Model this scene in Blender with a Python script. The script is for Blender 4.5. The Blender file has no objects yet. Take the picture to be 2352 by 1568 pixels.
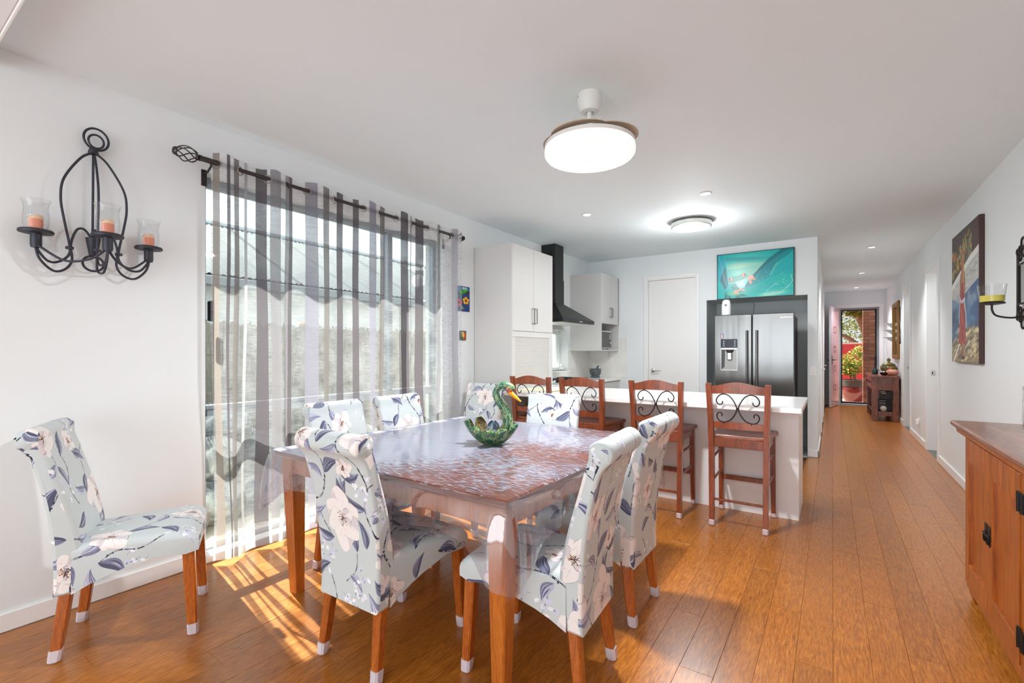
import bpy, bmesh, math, random
import numpy as np
from mathutils import Vector, Matrix
random.seed(7)
PI = math.pi
S = bpy.context.scene
COL = S.collection

# ------------------------------------------------------------------ camera, sky, sun, daylight, exposure
cam = bpy.data.cameras.new('camera'); camo = bpy.data.objects.new('camera', cam); COL.objects.link(camo)
camo.location = (0, 0, 1.30); camo.rotation_euler = (PI/2, 0, 0.5967)
cam.sensor_width = 36.0; cam.lens = 36.0*1082.2/2352; cam.shift_y = 22.4/2352; cam.clip_start = 0.02; cam.clip_end = 200
S.camera = camo
S.view_settings.view_transform = 'Standard'; S.view_settings.look = 'None'
S.view_settings.gamma = 1.0; S.view_settings.use_curve_mapping = False
S.view_settings.exposure = 0.14
cy = S.cycles
cy.max_bounces = 14; cy.diffuse_bounces = 8; cy.glossy_bounces = 5; cy.transmission_bounces = 8; cy.transparent_max_bounces = 32
cy.caustics_reflective = False; cy.blur_glossy = .5; cy.caustics_refractive = False; cy.sample_clamp_indirect = 8.0

W = bpy.data.worlds.new('sky'); S.world = W; W.use_nodes = True
nt = W.node_tree; nt.nodes.clear()
wo = nt.nodes.new('ShaderNodeOutputWorld'); bg = nt.nodes.new('ShaderNodeBackground')
tc = nt.nodes.new('ShaderNodeTexCoord'); nz = nt.nodes.new('ShaderNodeTexNoise'); rp = nt.nodes.new('ShaderNodeValToRGB')
nz.inputs['Scale'].default_value = 2.2; nz.inputs['Detail'].default_value = 6
rp.color_ramp.elements[0].position = .42; rp.color_ramp.elements[0].color = (.86, .93, 1, 1)
rp.color_ramp.elements[1].position = .60; rp.color_ramp.elements[1].color = (1, 1, 1, 1)
nt.links.new(tc.outputs['Generated'], nz.inputs['Vector']); nt.links.new(nz.outputs['Fac'], rp.inputs['Fac'])
nt.links.new(rp.outputs['Color'], bg.inputs['Color']); bg.inputs['Strength'].default_value = 2.2
nt.links.new(bg.outputs['Background'], wo.inputs['Surface'])

sun = bpy.data.lights.new('sun', 'SUN'); suno = bpy.data.objects.new('sun', sun); COL.objects.link(suno)
sun.energy = 22.0; sun.angle = math.radians(.6); sun.color = (1, .93, .82)
el = math.radians(53); h_ = Vector((-.984, .176, 0))*math.cos(el)
suno.rotation_euler = Vector((h_.x, h_.y, math.sin(el))).to_track_quat('Z', 'Y').to_euler()
suno.location = (-12, 3, 14)

def area(name, loc, rot, sx, sy, power, color=(1, 1, 1)):
    l = bpy.data.lights.new(name, 'AREA'); l.shape = 'RECTANGLE'; l.size = sx; l.size_y = sy; l.energy = power; l.color = color
    o = bpy.data.objects.new(name, l); COL.objects.link(o); o.location = loc; o.rotation_euler = rot
    return o
# added fill light, standing in for daylight from unseen glazed doors behind the camera
area('daylight_garden_doors', (-1.05, -3.42, 1.25), (PI/2, 0, 0), 3.9, 2.3, 80, (.82, .93, 1))

# ------------------------------------------------------------------ materials
def s2l(c):
    o = []
    for v in c:
        v = v/255.0
        o.append(v/12.92 if v <= .04045 else ((v+.055)/1.055)**2.4)
    return tuple(o)+(1.0,)
MATS = {}
def newmat(name):
    m = bpy.data.materials.new(name); m.use_nodes = True
    nt = m.node_tree; b = nt.nodes['Principled BSDF']
    return m, nt, b
def flat(name, c, rough=.5, metal=0.0, spec=.5, emit=None, es=0, bump=0, bscale=60, coat=0, alpha=None):
    if name in MATS: return MATS[name]
    m, nt, b = newmat(name)
    b.inputs['Base Color'].default_value = s2l(c); b.inputs['Roughness'].default_value = rough
    b.inputs['Metallic'].default_value = metal; b.inputs['Specular IOR Level'].default_value = spec
    b.inputs['Coat Weight'].default_value = coat; b.inputs['Coat Roughness'].default_value = .1
    if emit: b.inputs['Emission Color'].default_value = s2l(emit); b.inputs['Emission Strength'].default_value = es
    n = nt.nodes.new('ShaderNodeTexNoise'); n.inputs['Scale'].default_value = bscale; n.inputs['Detail'].default_value = 3
    tcn = nt.nodes.new('ShaderNodeTexCoord'); nt.links.new(tcn.outputs['Object'], n.inputs['Vector'])
    mr = nt.nodes.new('ShaderNodeMapRange'); mr.inputs['To Min'].default_value = max(0, rough-.04); mr.inputs['To Max'].default_value = min(1, rough+.04)
    nt.links.new(n.outputs['Fac'], mr.inputs['Value']); nt.links.new(mr.outputs['Result'], b.inputs['Roughness'])
    if bump:
        bp = nt.nodes.new('ShaderNodeBump'); bp.inputs['Strength'].default_value = bump; bp.inputs['Distance'].default_value = .002
        nt.links.new(n.outputs['Fac'], bp.inputs['Height']); nt.links.new(bp.outputs['Normal'], b.inputs['Normal'])
    MATS[name] = m
    return m
def wood(name, c1, c2, scale=(30, 30, 2.5), rough=.35, rnd=True, coat=.25, fine=5.0, c3=None, spread=.12, bump=.12):
    if name in MATS: return MATS[name]
    m, nt, b = newmat(name)
    t = nt.nodes.new('ShaderNodeTexCoord'); oi = nt.nodes.new('ShaderNodeObjectInfo')
    ad = nt.nodes.new('ShaderNodeVectorMath'); ad.operation = 'ADD'
    ml = nt.nodes.new('ShaderNodeVectorMath'); ml.operation = 'SCALE'; ml.inputs['Scale'].default_value = 37.0
    cb = nt.nodes.new('ShaderNodeCombineXYZ')
    for k in ('X', 'Y', 'Z'): nt.links.new(oi.outputs['Random'], cb.inputs[k])
    nt.links.new(cb.outputs[0], ml.inputs[0]); nt.links.new(t.outputs['Object'], ad.inputs[0]); nt.links.new(ml.outputs[0], ad.inputs[1])
    mp = nt.nodes.new('ShaderNodeMapping'); mp.inputs['Scale'].default_value = scale
    nt.links.new(ad.outputs[0], mp.inputs['Vector'])
    n1 = nt.nodes.new('ShaderNodeTexNoise'); n1.inputs['Scale'].default_value = 1.0; n1.inputs['Detail'].default_value = 5; n1.inputs['Roughness'].default_value = .6
    n2 = nt.nodes.new('ShaderNodeTexNoise'); n2.inputs['Scale'].default_value = fine; n2.inputs['Detail'].default_value = 3
    nt.links.new(mp.outputs[0], n1.inputs['Vector']); nt.links.new(mp.outputs[0], n2.inputs['Vector'])
    mx = nt.nodes.new('ShaderNodeMath'); mx.operation = 'ADD'
    h = nt.nodes.new('ShaderNodeMath'); h.operation = 'MULTIPLY'; h.inputs[1].default_value = .55
    h2 = nt.nodes.new('ShaderNodeMath'); h2.operation = 'MULTIPLY'; h2.inputs[1].default_value = .45
    nt.links.new(n1.outputs['Fac'], h.inputs[0]); nt.links.new(n2.outputs['Fac'], h2.inputs[0])
    nt.links.new(h.outputs[0], mx.inputs[0]); nt.links.new(h2.outputs[0], mx.inputs[1])
    r = nt.nodes.new('ShaderNodeValToRGB'); nt.links.new(mx.outputs[0], r.inputs['Fac'])
    r.color_ramp.elements[0].position = .5-spread; r.color_ramp.elements[0].color = s2l(c1)
    r.color_ramp.elements[1].position = .5+spread; r.color_ramp.elements[1].color = s2l(c2)
    if c3:
        e = r.color_ramp.elements.new(.5); e.color = s2l(c3)
    hs = nt.nodes.new('ShaderNodeHueSaturation'); nt.links.new(r.outputs['Color'], hs.inputs['Color'])
    if rnd:
        mr = nt.nodes.new('ShaderNodeMapRange'); mr.inputs['To Min'].default_value = .88; mr.inputs['To Max'].default_value = 1.1
        nt.links.new(oi.outputs['Random'], mr.inputs['Value']); nt.links.new(mr.outputs[0], hs.inputs['Value'])
    nt.links.new(hs.outputs['Color'], b.inputs['Base Color'])
    b.inputs['Roughness'].default_value = rough; b.inputs['Coat Weight'].default_value = coat; b.inputs['Coat Roughness'].default_value = .28
    bp = nt.nodes.new('ShaderNodeBump'); bp.inputs['Strength'].default_value = bump; bp.inputs['Distance'].default_value = .001
    nt.links.new(mx.outputs[0], bp.inputs['Height']); nt.links.new(bp.outputs['Normal'], b.inputs['Normal'])
    MATS[name] = m
    return m
def glassy(name, tint=(255, 255, 255), refl=.06, rough=.02, milky=0.0, milkc=(255, 255, 255), ior=1.45):
    """thin clear sheet: lets light straight through, mirrors by the Fresnel law"""
    if name in MATS: return MATS[name]
    m = bpy.data.materials.new(name); m.use_nodes = True; nt = m.node_tree; nt.nodes.clear()
    o = nt.nodes.new('ShaderNodeOutputMaterial'); tr = nt.nodes.new('ShaderNodeBsdfTransparent'); tr.inputs[0].default_value = s2l(tint)
    g = nt.nodes.new('ShaderNodeBsdfGlossy'); g.inputs['Roughness'].default_value = rough
    fr = fresnel2(nt, ior)
    mx = nt.nodes.new('ShaderNodeMixShader'); nt.links.new(fr.outputs[0], mx.inputs[0]); nt.links.new(tr.outputs[0], mx.inputs[1]); nt.links.new(g.outputs[0], mx.inputs[2])
    if milky:
        d = nt.nodes.new('ShaderNodeBsdfDiffuse'); d.inputs[0].default_value = s2l(milkc)
        t2 = nt.nodes.new('ShaderNodeBsdfTranslucent'); t2.inputs[0].default_value = s2l(milkc)
        dm = nt.nodes.new('ShaderNodeMixShader'); nt.links.new(d.outputs[0], dm.inputs[1]); nt.links.new(t2.outputs[0], dm.inputs[2])
        m2 = nt.nodes.new('ShaderNodeMixShader'); m2.inputs[0].default_value = milky
        nt.links.new(mx.outputs[0], m2.inputs[1]); nt.links.new(dm.outputs[0], m2.inputs[2]); nt.links.new(m2.outputs[0], o.inputs[0])
    else:
        nt.links.new(mx.outputs[0], o.inputs[0])
    MATS[name] = m
    return m

def fresnel2(nt, ior):
    """Fresnel weight that is the same from both sides of a thin sheet"""
    g = nt.nodes.new('ShaderNodeNewGeometry'); m = nt.nodes.new('ShaderNodeMix'); m.data_type = 'FLOAT'
    m.inputs[2].default_value = ior; m.inputs[3].default_value = 1/ior; nt.links.new(g.outputs['Backfacing'], m.inputs[0])
    f = nt.nodes.new('ShaderNodeFresnel'); nt.links.new(m.outputs[0], f.inputs['IOR'])
    return f
# ------------------------------------------------------------------ mesh helpers
class MB:
    def __init__(s): s.v = []; s.f = []; s.m = []; s.uv = []; s.mi = 0
    def add(s, vs, fs, uv=None):
        k = len(s.v); s.v += [tuple(p) for p in vs]; s.uv += (uv if uv else [None]*len(vs))
        s.f += [tuple(i+k for i in f) for f in fs]; s.m += [s.mi]*len(fs)
        return s
    def box(s, x0, x1, y0, y1, z0, z1, b=0.0):
        if x0 > x1: x0, x1 = x1, x0
        if y0 > y1: y0, y1 = y1, y0
        if z0 > z1: z0, z1 = z1, z0
        b = min(b, (x1-x0)*.45, (y1-y0)*.45, (z1-z0)*.45)
        if b <= 0:
            return s.add([(x, y, z) for x in (x0, x1) for y in (y0, y1) for z in (z0, z1)],
                  [(0, 1, 3, 2), (4, 6, 7, 5), (0, 4, 5, 1), (2, 3, 7, 6), (0, 2, 6, 4), (1, 5, 7, 3)])
        vs = []
        for x in (0, 1):
            for y in (0, 1):
                for z in (0, 1):
                    X = (x0, x1)[x]; Y = (y0, y1)[y]; Z = (z0, z1)[z]
                    xi = X+(b, -b)[x]; yi = Y+(b, -b)[y]; zi = Z+(b, -b)[z]
                    vs += [(X, yi, zi), (xi, Y, zi), (xi, yi, Z)]
        I = lambda x, y, z, a: (x*4+y*2+z)*3+a
        fs = []
        for q in (0, 1):
            fs.append((I(q,0,0,0), I(q,1,0,0), I(q,1,1,0), I(q,0,1,0)))
            fs.append((I(0,q,0,1), I(1,q,0,1), I(1,q,1,1), I(0,q,1,1)))
            fs.append((I(0,0,q,2), I(1,0,q,2), I(1,1,q,2), I(0,1,q,2)))
        for a in (0, 1):
            for c in (0, 1):
                fs.append((I(a,c,0,0), I(a,c,1,0), I(a,c,1,1), I(a,c,0,1)))
                fs.append((I(a,0,c,0), I(a,1,c,0), I(a,1,c,2), I(a,0,c,2)))
                fs.append((I(0,a,c,1), I(1,a,c,1), I(1,a,c,2), I(0,a,c,2)))
        for x in (0, 1):
            for y in (0, 1):
                for z in (0, 1): fs.append((I(x,y,z,0), I(x,y,z,1), I(x,y,z,2)))
        return s.add(vs, fs)
    def loft(s, rings, closed=True, cap=True, uvs=None):
        n = len(rings[0]); vs = [p for r in rings for p in r]; fs = []
        for i in range(len(rings)-1):
            for j in range(n if closed else n-1):
                a = i*n+j; b = i*n+(j+1) % n
                fs.append((a, b, b+n, a+n))
        if cap and closed:
            fs.append(tuple(range(n))); fs.append(tuple((len(rings)-1)*n+j for j in range(n)))
        return s.add(vs, fs, [u for r in uvs for u in r] if uvs else None)
    def tube(s, pts, r, n=8, closed=False, cap=True):
        P = [Vector(p) for p in pts]; m = len(P); rings = []
        up = Vector((0, 0, 1)); prev = None
        for i, p in enumerate(P):
            if closed: t = P[(i+1) % m]-P[i-1]
            else: t = P[min(i+1, m-1)]-P[max(i-1, 0)]
            if t.length < 1e-9: t = Vector((0, 0, 1))
            t.normalize()
            if prev is None:
                a = up if abs(t.dot(up)) < .95 else Vector((1, 0, 0))
                nn = (a-t*a.dot(t)).normalized()
            else:
                nn = prev-t*prev.dot(t)
                nn = nn.normalized() if nn.length > 1e-6 else t.orthogonal().normalized()
            prev = nn; bb = t.cross(nn); rr = r[i] if isinstance(r, (list, tuple)) else r
            rings.append([tuple(p+(nn*math.cos(2*PI*k/n)+bb*math.sin(2*PI*k/n))*rr) for k in range(n)])
        if closed: rings.append(rings[0]); cap = False
        return s.loft(rings, True, cap)
    def lathe(s, prof, c=(0, 0, 0), n=24, M=None, cap=True):
        rings = []
        for r, z in prof:
            ring = [Vector((r*math.cos(2*PI*k/n), r*math.sin(2*PI*k/n), z)) for k in range(n)]
            if M is not None: ring = [M @ p for p in ring]
            rings.append([(p.x+c[0], p.y+c[1], p.z+c[2]) for p in ring])
        return s.loft(rings, True, cap)
    def prism(s, poly, ax, a, b):
        """poly in the two other axes (in xyz order), extruded along axis ax from a to b"""
        def P(q, t): 
            l = list(q); l.insert(ax, t); return tuple(l)
        return s.loft([[P(q, a) for q in poly], [P(q, b) for q in poly]])
    def ball(s, c, r, n=12, m=8):
        rx, ry, rz = r if isinstance(r, (tuple, list)) else (r, r, r)
        rings = []
        for i in range(1, m):
            a = PI*i/m
            rings.append([(c[0]+rx*math.sin(a)*math.cos(2*PI*k/n), c[1]+ry*math.sin(a)*math.sin(2*PI*k/n), c[2]+rz*math.cos(a)) for k in range(n)])
        return s.loft(rings)
    def build(s, name, mats, parent=None, smooth=35, loc=None, recalc=True, **props):
        me = bpy.data.meshes.new(name); me.from_pydata(s.v, [], s.f)
        if not isinstance(mats, (list, tuple)): mats = [mats]
        for m in mats: me.materials.append(m)
        if len(mats) > 1: me.polygons.foreach_set('material_index', s.m)
        if any(u is not None for u in s.uv):
            ul = me.uv_layers.new(name='UVMap')
            vi = np.zeros(len(me.loops), dtype=np.int32); me.loops.foreach_get('vertex_index', vi)
            uv = np.array([u if u is not None else (0, 0) for u in s.uv], dtype=np.float32)
            ul.data.foreach_set('uv', uv[vi].ravel())
        if recalc:
            bm = bmesh.new(); bm.from_mesh(me); bmesh.ops.recalc_face_normals(bm, faces=bm.faces); bm.to_mesh(me); bm.free()
        if smooth:
            me.polygons.foreach_set('use_smooth', [True]*len(me.polygons))
            me.set_sharp_from_angle(angle=math.radians(smooth))
        me.update()
        o = bpy.data.objects.new(name, me); COL.objects.link(o)
        if parent is not None: o.parent = parent
        if loc: o.location = loc
        for k, v in props.items(): o[k] = v
        return o
def tag(o, label=None, cat=None, group=None, kind=None):
    if label: o['label'] = label
    if cat: o['category'] = cat
    if group: o['group'] = group
    if kind: o['kind'] = kind
    return o
def thing(name, label, cat, loc=(0, 0, 0), rz=0, group=None):
    o = bpy.data.objects.new(name, None); COL.objects.link(o); o.location = loc; o.rotation_euler = (0, 0, rz); o.empty_display_size = .1
    return tag(o, label, cat, group)
def struct(name, parent=None):
    o = bpy.data.objects.new(name, None); COL.objects.link(o); o['kind'] = 'structure'; o.empty_display_size = .1
    if parent: o.parent = parent
    return o
def dup(root, loc=None, rz=None, label=None):
    def cp(o, par):
        c = o.copy(); COL.objects.link(c)
        if par is not None: c.parent = par
        for ch in list(o.children): cp(ch, c)
        return c
    r = cp(root, None)
    if loc is not None: r.location = loc
    if rz is not None: r.rotation_euler = (0, 0, rz)
    if label: r['label'] = label
    return r
def smoothstep(a, b, x):
    t = min(1, max(0, (x-a)/(b-a))); return t*t*(3-2*t)
def catmull(P, n=8, closed=False):
    P = [Vector(p) for p in P]; out = []; m = len(P)
    rng = range(m if closed else m-1)
    for i in rng:
        p0 = P[(i-1) % m] if closed or i > 0 else P[i]; p1 = P[i]; p2 = P[(i+1) % m]
        p3 = P[(i+2) % m] if closed or i+2 < m else p2
        for k in range(n):
            t = k/n
            out.append(.5*((2*p1)+(p2-p0)*t+(2*p0-5*p1+4*p2-p3)*t*t+(3*p1-p0-3*p2+p3)*t**3))
    if not closed: out.append(P[-1])
    return out

# ------------------------------------------------------------------ painted prints (drawn with numpy, flat print only)
class Canvas:
    def __init__(s, w, h, c, wrap=False):
        s.w, s.h, s.wrap = w, h, wrap; s.a = np.empty((h, w, 3), np.float32); s.a[:] = np.array(c)/255.0
    def _grid(s, x0, x1, y0, y1):
        if not s.wrap: x0, x1, y0, y1 = max(x0, 0), min(x1, s.w), max(y0, 0), min(y1, s.h)
        x = np.arange(int(x0), int(x1)+1); y = np.arange(int(y0), int(y1)+1)
        if not s.wrap: x = x[(x >= 0) & (x < s.w)]; y = y[(y >= 0) & (y < s.h)]
        return x, y
    def _put(s, x, y, m, c, al):
        if len(x) == 0 or len(y) == 0: return
        xi = x % s.w; yi = y % s.h
        sub = s.a[np.ix_(yi, xi)]; mm = (m*al)[..., None]
        s.a[np.ix_(yi, xi)] = sub*(1-mm)+np.array(c, np.float32)/255.0*mm
    def poly(s, pts, c, al=1.0):
        p = np.array([(q[0], q[1]) for q in pts], float)
        x, y = s._grid(p[:, 0].min(), p[:, 0].max()+1, p[:, 1].min(), p[:, 1].max()+1)
        if len(x) == 0 or len(y) == 0: return
        X, Y = np.meshgrid(x, y); ins = np.zeros(X.shape, bool); n = len(p)
        for i in range(n):
            (xa, ya), (xb, yb) = p[i], p[(i+1) % n]
            if ya == yb: continue
            cnd = ((ya > Y) != (yb > Y)) & (X < (xb-xa)*(Y-ya)/(yb-ya)+xa); ins ^= cnd
        s._put(x, y, ins.astype(np.float32), c, al)
    def line(s, pts, wd, c, al=1.0):
        p = np.array([(q[0], q[1]) for q in pts], float); k = max(wd) if isinstance(wd, (list, tuple)) else wd
        for i in range(len(p)-1):
            w = (wd[i] if isinstance(wd, (list, tuple)) else wd)/2
            a, b = p[i], p[i+1]
            x, y = s._grid(min(a[0], b[0])-w-1, max(a[0], b[0])+w+1, min(a[1], b[1])-w-1, max(a[1], b[1])+w+1)
            if len(x) == 0 or len(y) == 0: continue
            X, Y = np.meshgrid(x, y); d = b-a; L = max(d @ d, 1e-9)
            t = np.clip(((X-a[0])*d[0]+(Y-a[1])*d[1])/L, 0, 1)
            D = np.hypot(X-a[0]-t*d[0], Y-a[1]-t*d[1])
            s._put(x, y, np.clip(w-D+.5, 0, 1).astype(np.float32), c, al)
    def ell(s, cx, cy_, rx, ry, c, al=1.0, rot=0, soft=0.0):
        R = max(rx, ry)*(1+soft)+2
        x, y = s._grid(cx-R, cx+R, cy_-R, cy_+R)
        if len(x) == 0 or len(y) == 0: return
        X, Y = np.meshgrid(x-cx, y-cy_); u = X*math.cos(rot)+Y*math.sin(rot); v = -X*math.sin(rot)+Y*math.cos(rot)
        d = np.sqrt((u/rx)**2+(v/ry)**2)
        m = np.clip((1+soft-d)/(2*soft), 0, 1) if soft > 0 else np.clip((1-d)*min(rx, ry)+.5, 0, 1)
        s._put(x, y, m.astype(np.float32), c, al)
    def image(s, name):
        im = bpy.data.images.new(name, s.w, s.h, alpha=False)
        px = np.ones((s.h, s.w, 4), np.float32); px[..., :3] = np.clip(s.a, 0, 1)
        im.pixels.foreach_set(px.ravel()); im.update(); im.pack()
        return im
def printmat(name, im, rough=.6, uvscale=1.0, shift=False, spec=.3, sheen=0, bump=0):
    m, nt, b = newmat(name)
    uv = nt.nodes.new('ShaderNodeTexCoord'); t = nt.nodes.new('ShaderNodeTexImage'); t.image = im
    mp = nt.nodes.new('ShaderNodeMapping'); mp.inputs['Scale'].default_value = (uvscale, uvscale, 1)
    nt.links.new(uv.outputs['UV'], mp.inputs['Vector'])
    if shift:
        at = nt.nodes.new('ShaderNodeAttribute'); at.attribute_type = 'OBJECT'; at.attribute_name = 'print_shift'
        ad = nt.nodes.new('ShaderNodeVectorMath'); ad.operation = 'ADD'
        nt.links.new(mp.outputs[0], ad.inputs[0]); nt.links.new(at.outputs['Vector'], ad.inputs[1]); nt.links.new(ad.outputs[0], t.inputs['Vector'])
    else: nt.links.new(mp.outputs[0], t.inputs['Vector'])
    nt.links.new(t.outputs['Color'], b.inputs['Base Color']); b.inputs['Roughness'].default_value = rough
    b.inputs['Specular IOR Level'].default_value = spec; b.inputs['Sheen Weight'].default_value = sheen
    if bump:
        tcn = nt.nodes.new('ShaderNodeTexCoord'); n = nt.nodes.new('ShaderNodeTexNoise'); n.inputs['Scale'].default_value = 14; n.inputs['Detail'].default_value = 2
        bp = nt.nodes.new('ShaderNodeBump'); bp.inputs['Strength'].default_value = bump; bp.inputs['Distance'].default_value = .01
        nt.links.new(tcn.outputs['Object'], n.inputs['Vector']); nt.links.new(n.outputs['Fac'], bp.inputs['Height']); nt.links.new(bp.outputs['Normal'], b.inputs['Normal'])
    return m

# ---- floral slipcover print, one repeat = 0.70 m
N = 1400
fab = Canvas(N, N, (198, 205, 205), True)
INK = (42, 42, 58); LD = (82, 86, 110); LM = (124, 128, 152); LL = (178, 180, 200); PET = (236, 229, 226); PSH = (209, 199, 203); ORG = (212, 150, 100)
rf = random.Random(5)
def rotp(pts, cx, cy_, a, sc=1):
    c, s_ = math.cos(a)*sc, math.sin(a)*sc
    return [(cx+x*c-y*s_, cy_+x*s_+y*c) for x, y in pts]
def leaf(cx, cy_, L, wd, a, bend=.25, dark=False):
    mid = []; up = []; lo = []
    for i in range(21):
        t = i/20; x = L*t; y = bend*L*math.sin(PI*t)*.5
        w = wd*math.sin(PI*t**.8)**.9*(1-.25*t)
        mid.append((x, y)); up.append((x, y+w)); lo.append((x, y-w*.85))
    fab.poly(rotp(up+lo[::-1], cx, cy_, a), LD if dark else LM)
    fab.poly(rotp(up+mid[::-1], cx, cy_, a), LM if dark else LL)
    for k in range(5):
        o = rf.uniform(-.75, .75); t0 = rf.uniform(.1, .35); t1 = rf.uniform(.6, .95)
        ps = []
        for i in range(9):
            t = t0+(t1-t0)*i/8; w = wd*math.sin(PI*t**.8)**.9*(1-.25*t)
            ps.append((L*t, bend*L*math.sin(PI*t)*.5+w*o))
        fab.line(rotp(ps, cx, cy_, a), [1.5+5*math.sin(PI*i/8) for i in range(9)], rf.choice([LD, (70, 72, 104), LL, (214, 214, 232)]), .8)
    fab.line(rotp(mid, cx, cy_, a), 2.2, (72, 74, 104))
def petal(cx, cy_, L, wd, a, seed):
    r = random.Random(seed); ph = r.uniform(0, 6); pts = []
    for i in range(25):
        t = i/24; w = wd*(math.sin(PI*min(1, t**.75*1.0))**.62)*(1+.07*math.sin(9*t+ph))
        pts.append((L*t, w))
    for i in range(25):
        t = 1-i/24; w = wd*(math.sin(PI*min(1, t**.75))**.62)*(1+.07*math.sin(8*t+ph+2))
        pts.append((L*t, -w))
    q = rotp(pts, cx, cy_, a); fab.poly(q, PET)
    side = r.choice([1, -1])
    sh = [(L*.05, 0)]+[(L*(.1+.75*i/8), side*wd*.95*(math.sin(PI*(.1+.75*i/8)**.75)**.62)) for i in range(9)]+[(L*.6, side*wd*.35), (L*.35, side*wd*.12)]
    fab.poly(rotp(sh, cx, cy_, a), PSH, .85)
    for k in range(4):
        o = r.uniform(-.5, .5)
        fab.line(rotp([(L*.08, 0), (L*.35, o*wd*.5), (L*r.uniform(.5, .75), o*wd)], cx, cy_, a), [5, 3], r.choice([PSH, (225, 214, 218)]), .7)
    fab.line(rotp([(L*.05, 0), (L*.28, wd*r.uniform(-.2, .2))], cx, cy_, a), 3, ORG, .9)
    k0 = r.randint(2, 8); fab.line(q[k0:k0+r.randint(9, 16)], 2.6, INK, .9)
    fab.line(q[26+r.randint(0, 6):40], 1.6, r.choice([ORG, INK]), .6)
def bloom(cx, cy_, sc, a, seed):
    r = random.Random(seed)
    for k, (da, L, wd) in enumerate([(.2, 150, 74), (1.35, 185, 80), (2.4, 150, 72), (3.35, 150, 70), (4.35, 205, 84), (5.35, 160, 78)]):
        petal(cx, cy_, L*sc, wd*sc, a+da+r.uniform(-.12, .12), seed*10+k)
    for k in range(2): petal(cx, cy_, 95*sc, 42*sc, a+r.uniform(0, 6), seed*20+k)
    for k in range(26):
        t = r.uniform(0, 6.28); L = r.uniform(12, 46)*sc
        x1, y1 = cx+math.cos(t)*L, cy_+math.sin(t)*L*1.25
        fab.line([(cx, cy_), (x1, y1)], 2.4, INK if k % 3 else ORG); fab.ell(x1, y1, 4, 4, INK if k % 2 else ORG)
def branch(P, wd=10):
    pts = [(p.x, p.y) for p in catmull([(x, y, 0) for x, y in P], 8)]
    fab.line(pts, [wd*(1+.3*math.sin(i_*1.7)) for i_ in range(len(pts))], INK)
    for i in range(1, len(pts)-1):
        if rf.random() < .45: fab.line([pts[i], pts[i+1]], wd*.45, rf.choice([LL, (225, 225, 235)]))
        if rf.random() < .18: fab.ell(pts[i][0]+rf.uniform(-6, 6), pts[i][1]+rf.uniform(-6, 6), wd*.9, wd*.6, INK)
def cluster(cx, cy_, n, sx, sy, sc=1):
    for k in range(n):
        x, y = cx+rf.gauss(0, sx), cy_+rf.gauss(0, sy); a = rf.uniform(0, 6)
        c = rf.choice([(236, 236, 241), (228, 228, 238), (204, 204, 226)])
        for j in range(3):
            b_ = a+(j-1)*.75
            pts = [(math.cos(t)*14*sc+15*sc, math.sin(t)*7.5*sc) for t in np.linspace(0, 2*PI, 12, endpoint=False)]
            fab.poly(rotp(pts, x, y, b_), c)
        if rf.random() < .5: fab.line(rotp([(0, 0), (-16, 3), (-30, -4)], x, y, a), 2, LD, .8)
        if rf.random() < .3: fab.ell(x, y, 9*sc, 5*sc, LM, .9, a)
branch([(250, 80), (330, 230), (300, 360), (420, 560), (560, 640), (640, 820), (620, 1000)])
branch([(1080, 420), (1000, 600), (1060, 760), (1010, 900), (900, 1080), (930, 1240)])
branch([(420, 560), (300, 680), (230, 860)], 6); branch([(1060, 760), (1180, 860), (1230, 1010), (1330, 1100)], 6)
branch([(560, 1180), (450, 1230), (360, 1330), (250, 1440)], 6); branch([(760, 60), (860, 160), (880, 300)], 6)
cluster(560, 210, 16, 50, 85); cluster(1260, 620, 17, 45, 90); cluster(180, 1010, 14, 50, 70); cluster(760, 1290, 12, 60, 45); cluster(1330, 140, 8, 40, 40)
for a_ in [(330, 300, 190, 44, 2.2, .3, 1), (380, 500, 210, 48, .3, -.3, 0), (230, 860, 180, 40, 1.9, .2, 1), (250, 840, 160, 36, .8, -.25, 0), (640, 820, 230, 52, .5, .3, 1),
           (620, 980, 200, 46, 2.3, -.3, 0), (1000, 600, 200, 46, 2.7, .3, 1), (1060, 520, 170, 40, .6, .3, 0), (1230, 1010, 190, 44, 1.1, -.3, 1), (1330, 1100, 170, 40, -.3, .3, 0),
           (900, 1080, 180, 42, 3.4, .3, 0), (450, 1230, 190, 44, 1.6, .3, 1), (300, 1380, 170, 40, 3.0, -.3, 0), (880, 290, 200, 46, 1.4, .3, 1), (800, 110, 150, 36, -.6, .3, 0), (1180, 860, 150, 34, -.5, .3, 0)]:
    leaf(*a_[:6], dark=bool(a_[6]))
for k_ in range(3): leaf(760+40*k_, 560, 250, 56, 1.2+.35*k_, .2, k_ % 2 == 0)
for k_ in range(3): leaf(1080, 1230, 230, 54, 1.0+.5*k_, -.2, k_ % 2 == 1)
for a_ in [(60, 620, 200, 46, 1.2, .3, 1), (1290, 820, 180, 44, 2.6, .3, 1), (640, 340, 190, 46, 2.9, .25, 1), (980, 330, 200, 46, 1.9, -.3, 1), (90, 1250, 180, 42, .4, .3, 1), (700, 1080, 200, 48, .9, .3, 1), (1350, 420, 170, 40, 2.2, .3, 0), (450, 30, 180, 44, .7, .3, 1), (820, 820, 190, 46, .2, -.3, 1), (160, 420, 170, 40, 2.7, .3, 1), (1180, 20, 180, 42, 2.4, .3, 1), (600, 780, 160, 40, 2.6, -.3, 0)]: leaf(*a_[:6], dark=bool(a_[6]))
branch([(60, 620), (120, 760), (90, 900), (180, 1050), (120, 1180)], 7); branch([(1350, 420), (1290, 560), (1330, 700), (1290, 820)], 6); branch([(640, 340), (560, 420), (500, 520)], 6); branch([(700, 1080), (640, 1180), (660, 1330), (600, 1460)], 7)
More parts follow.
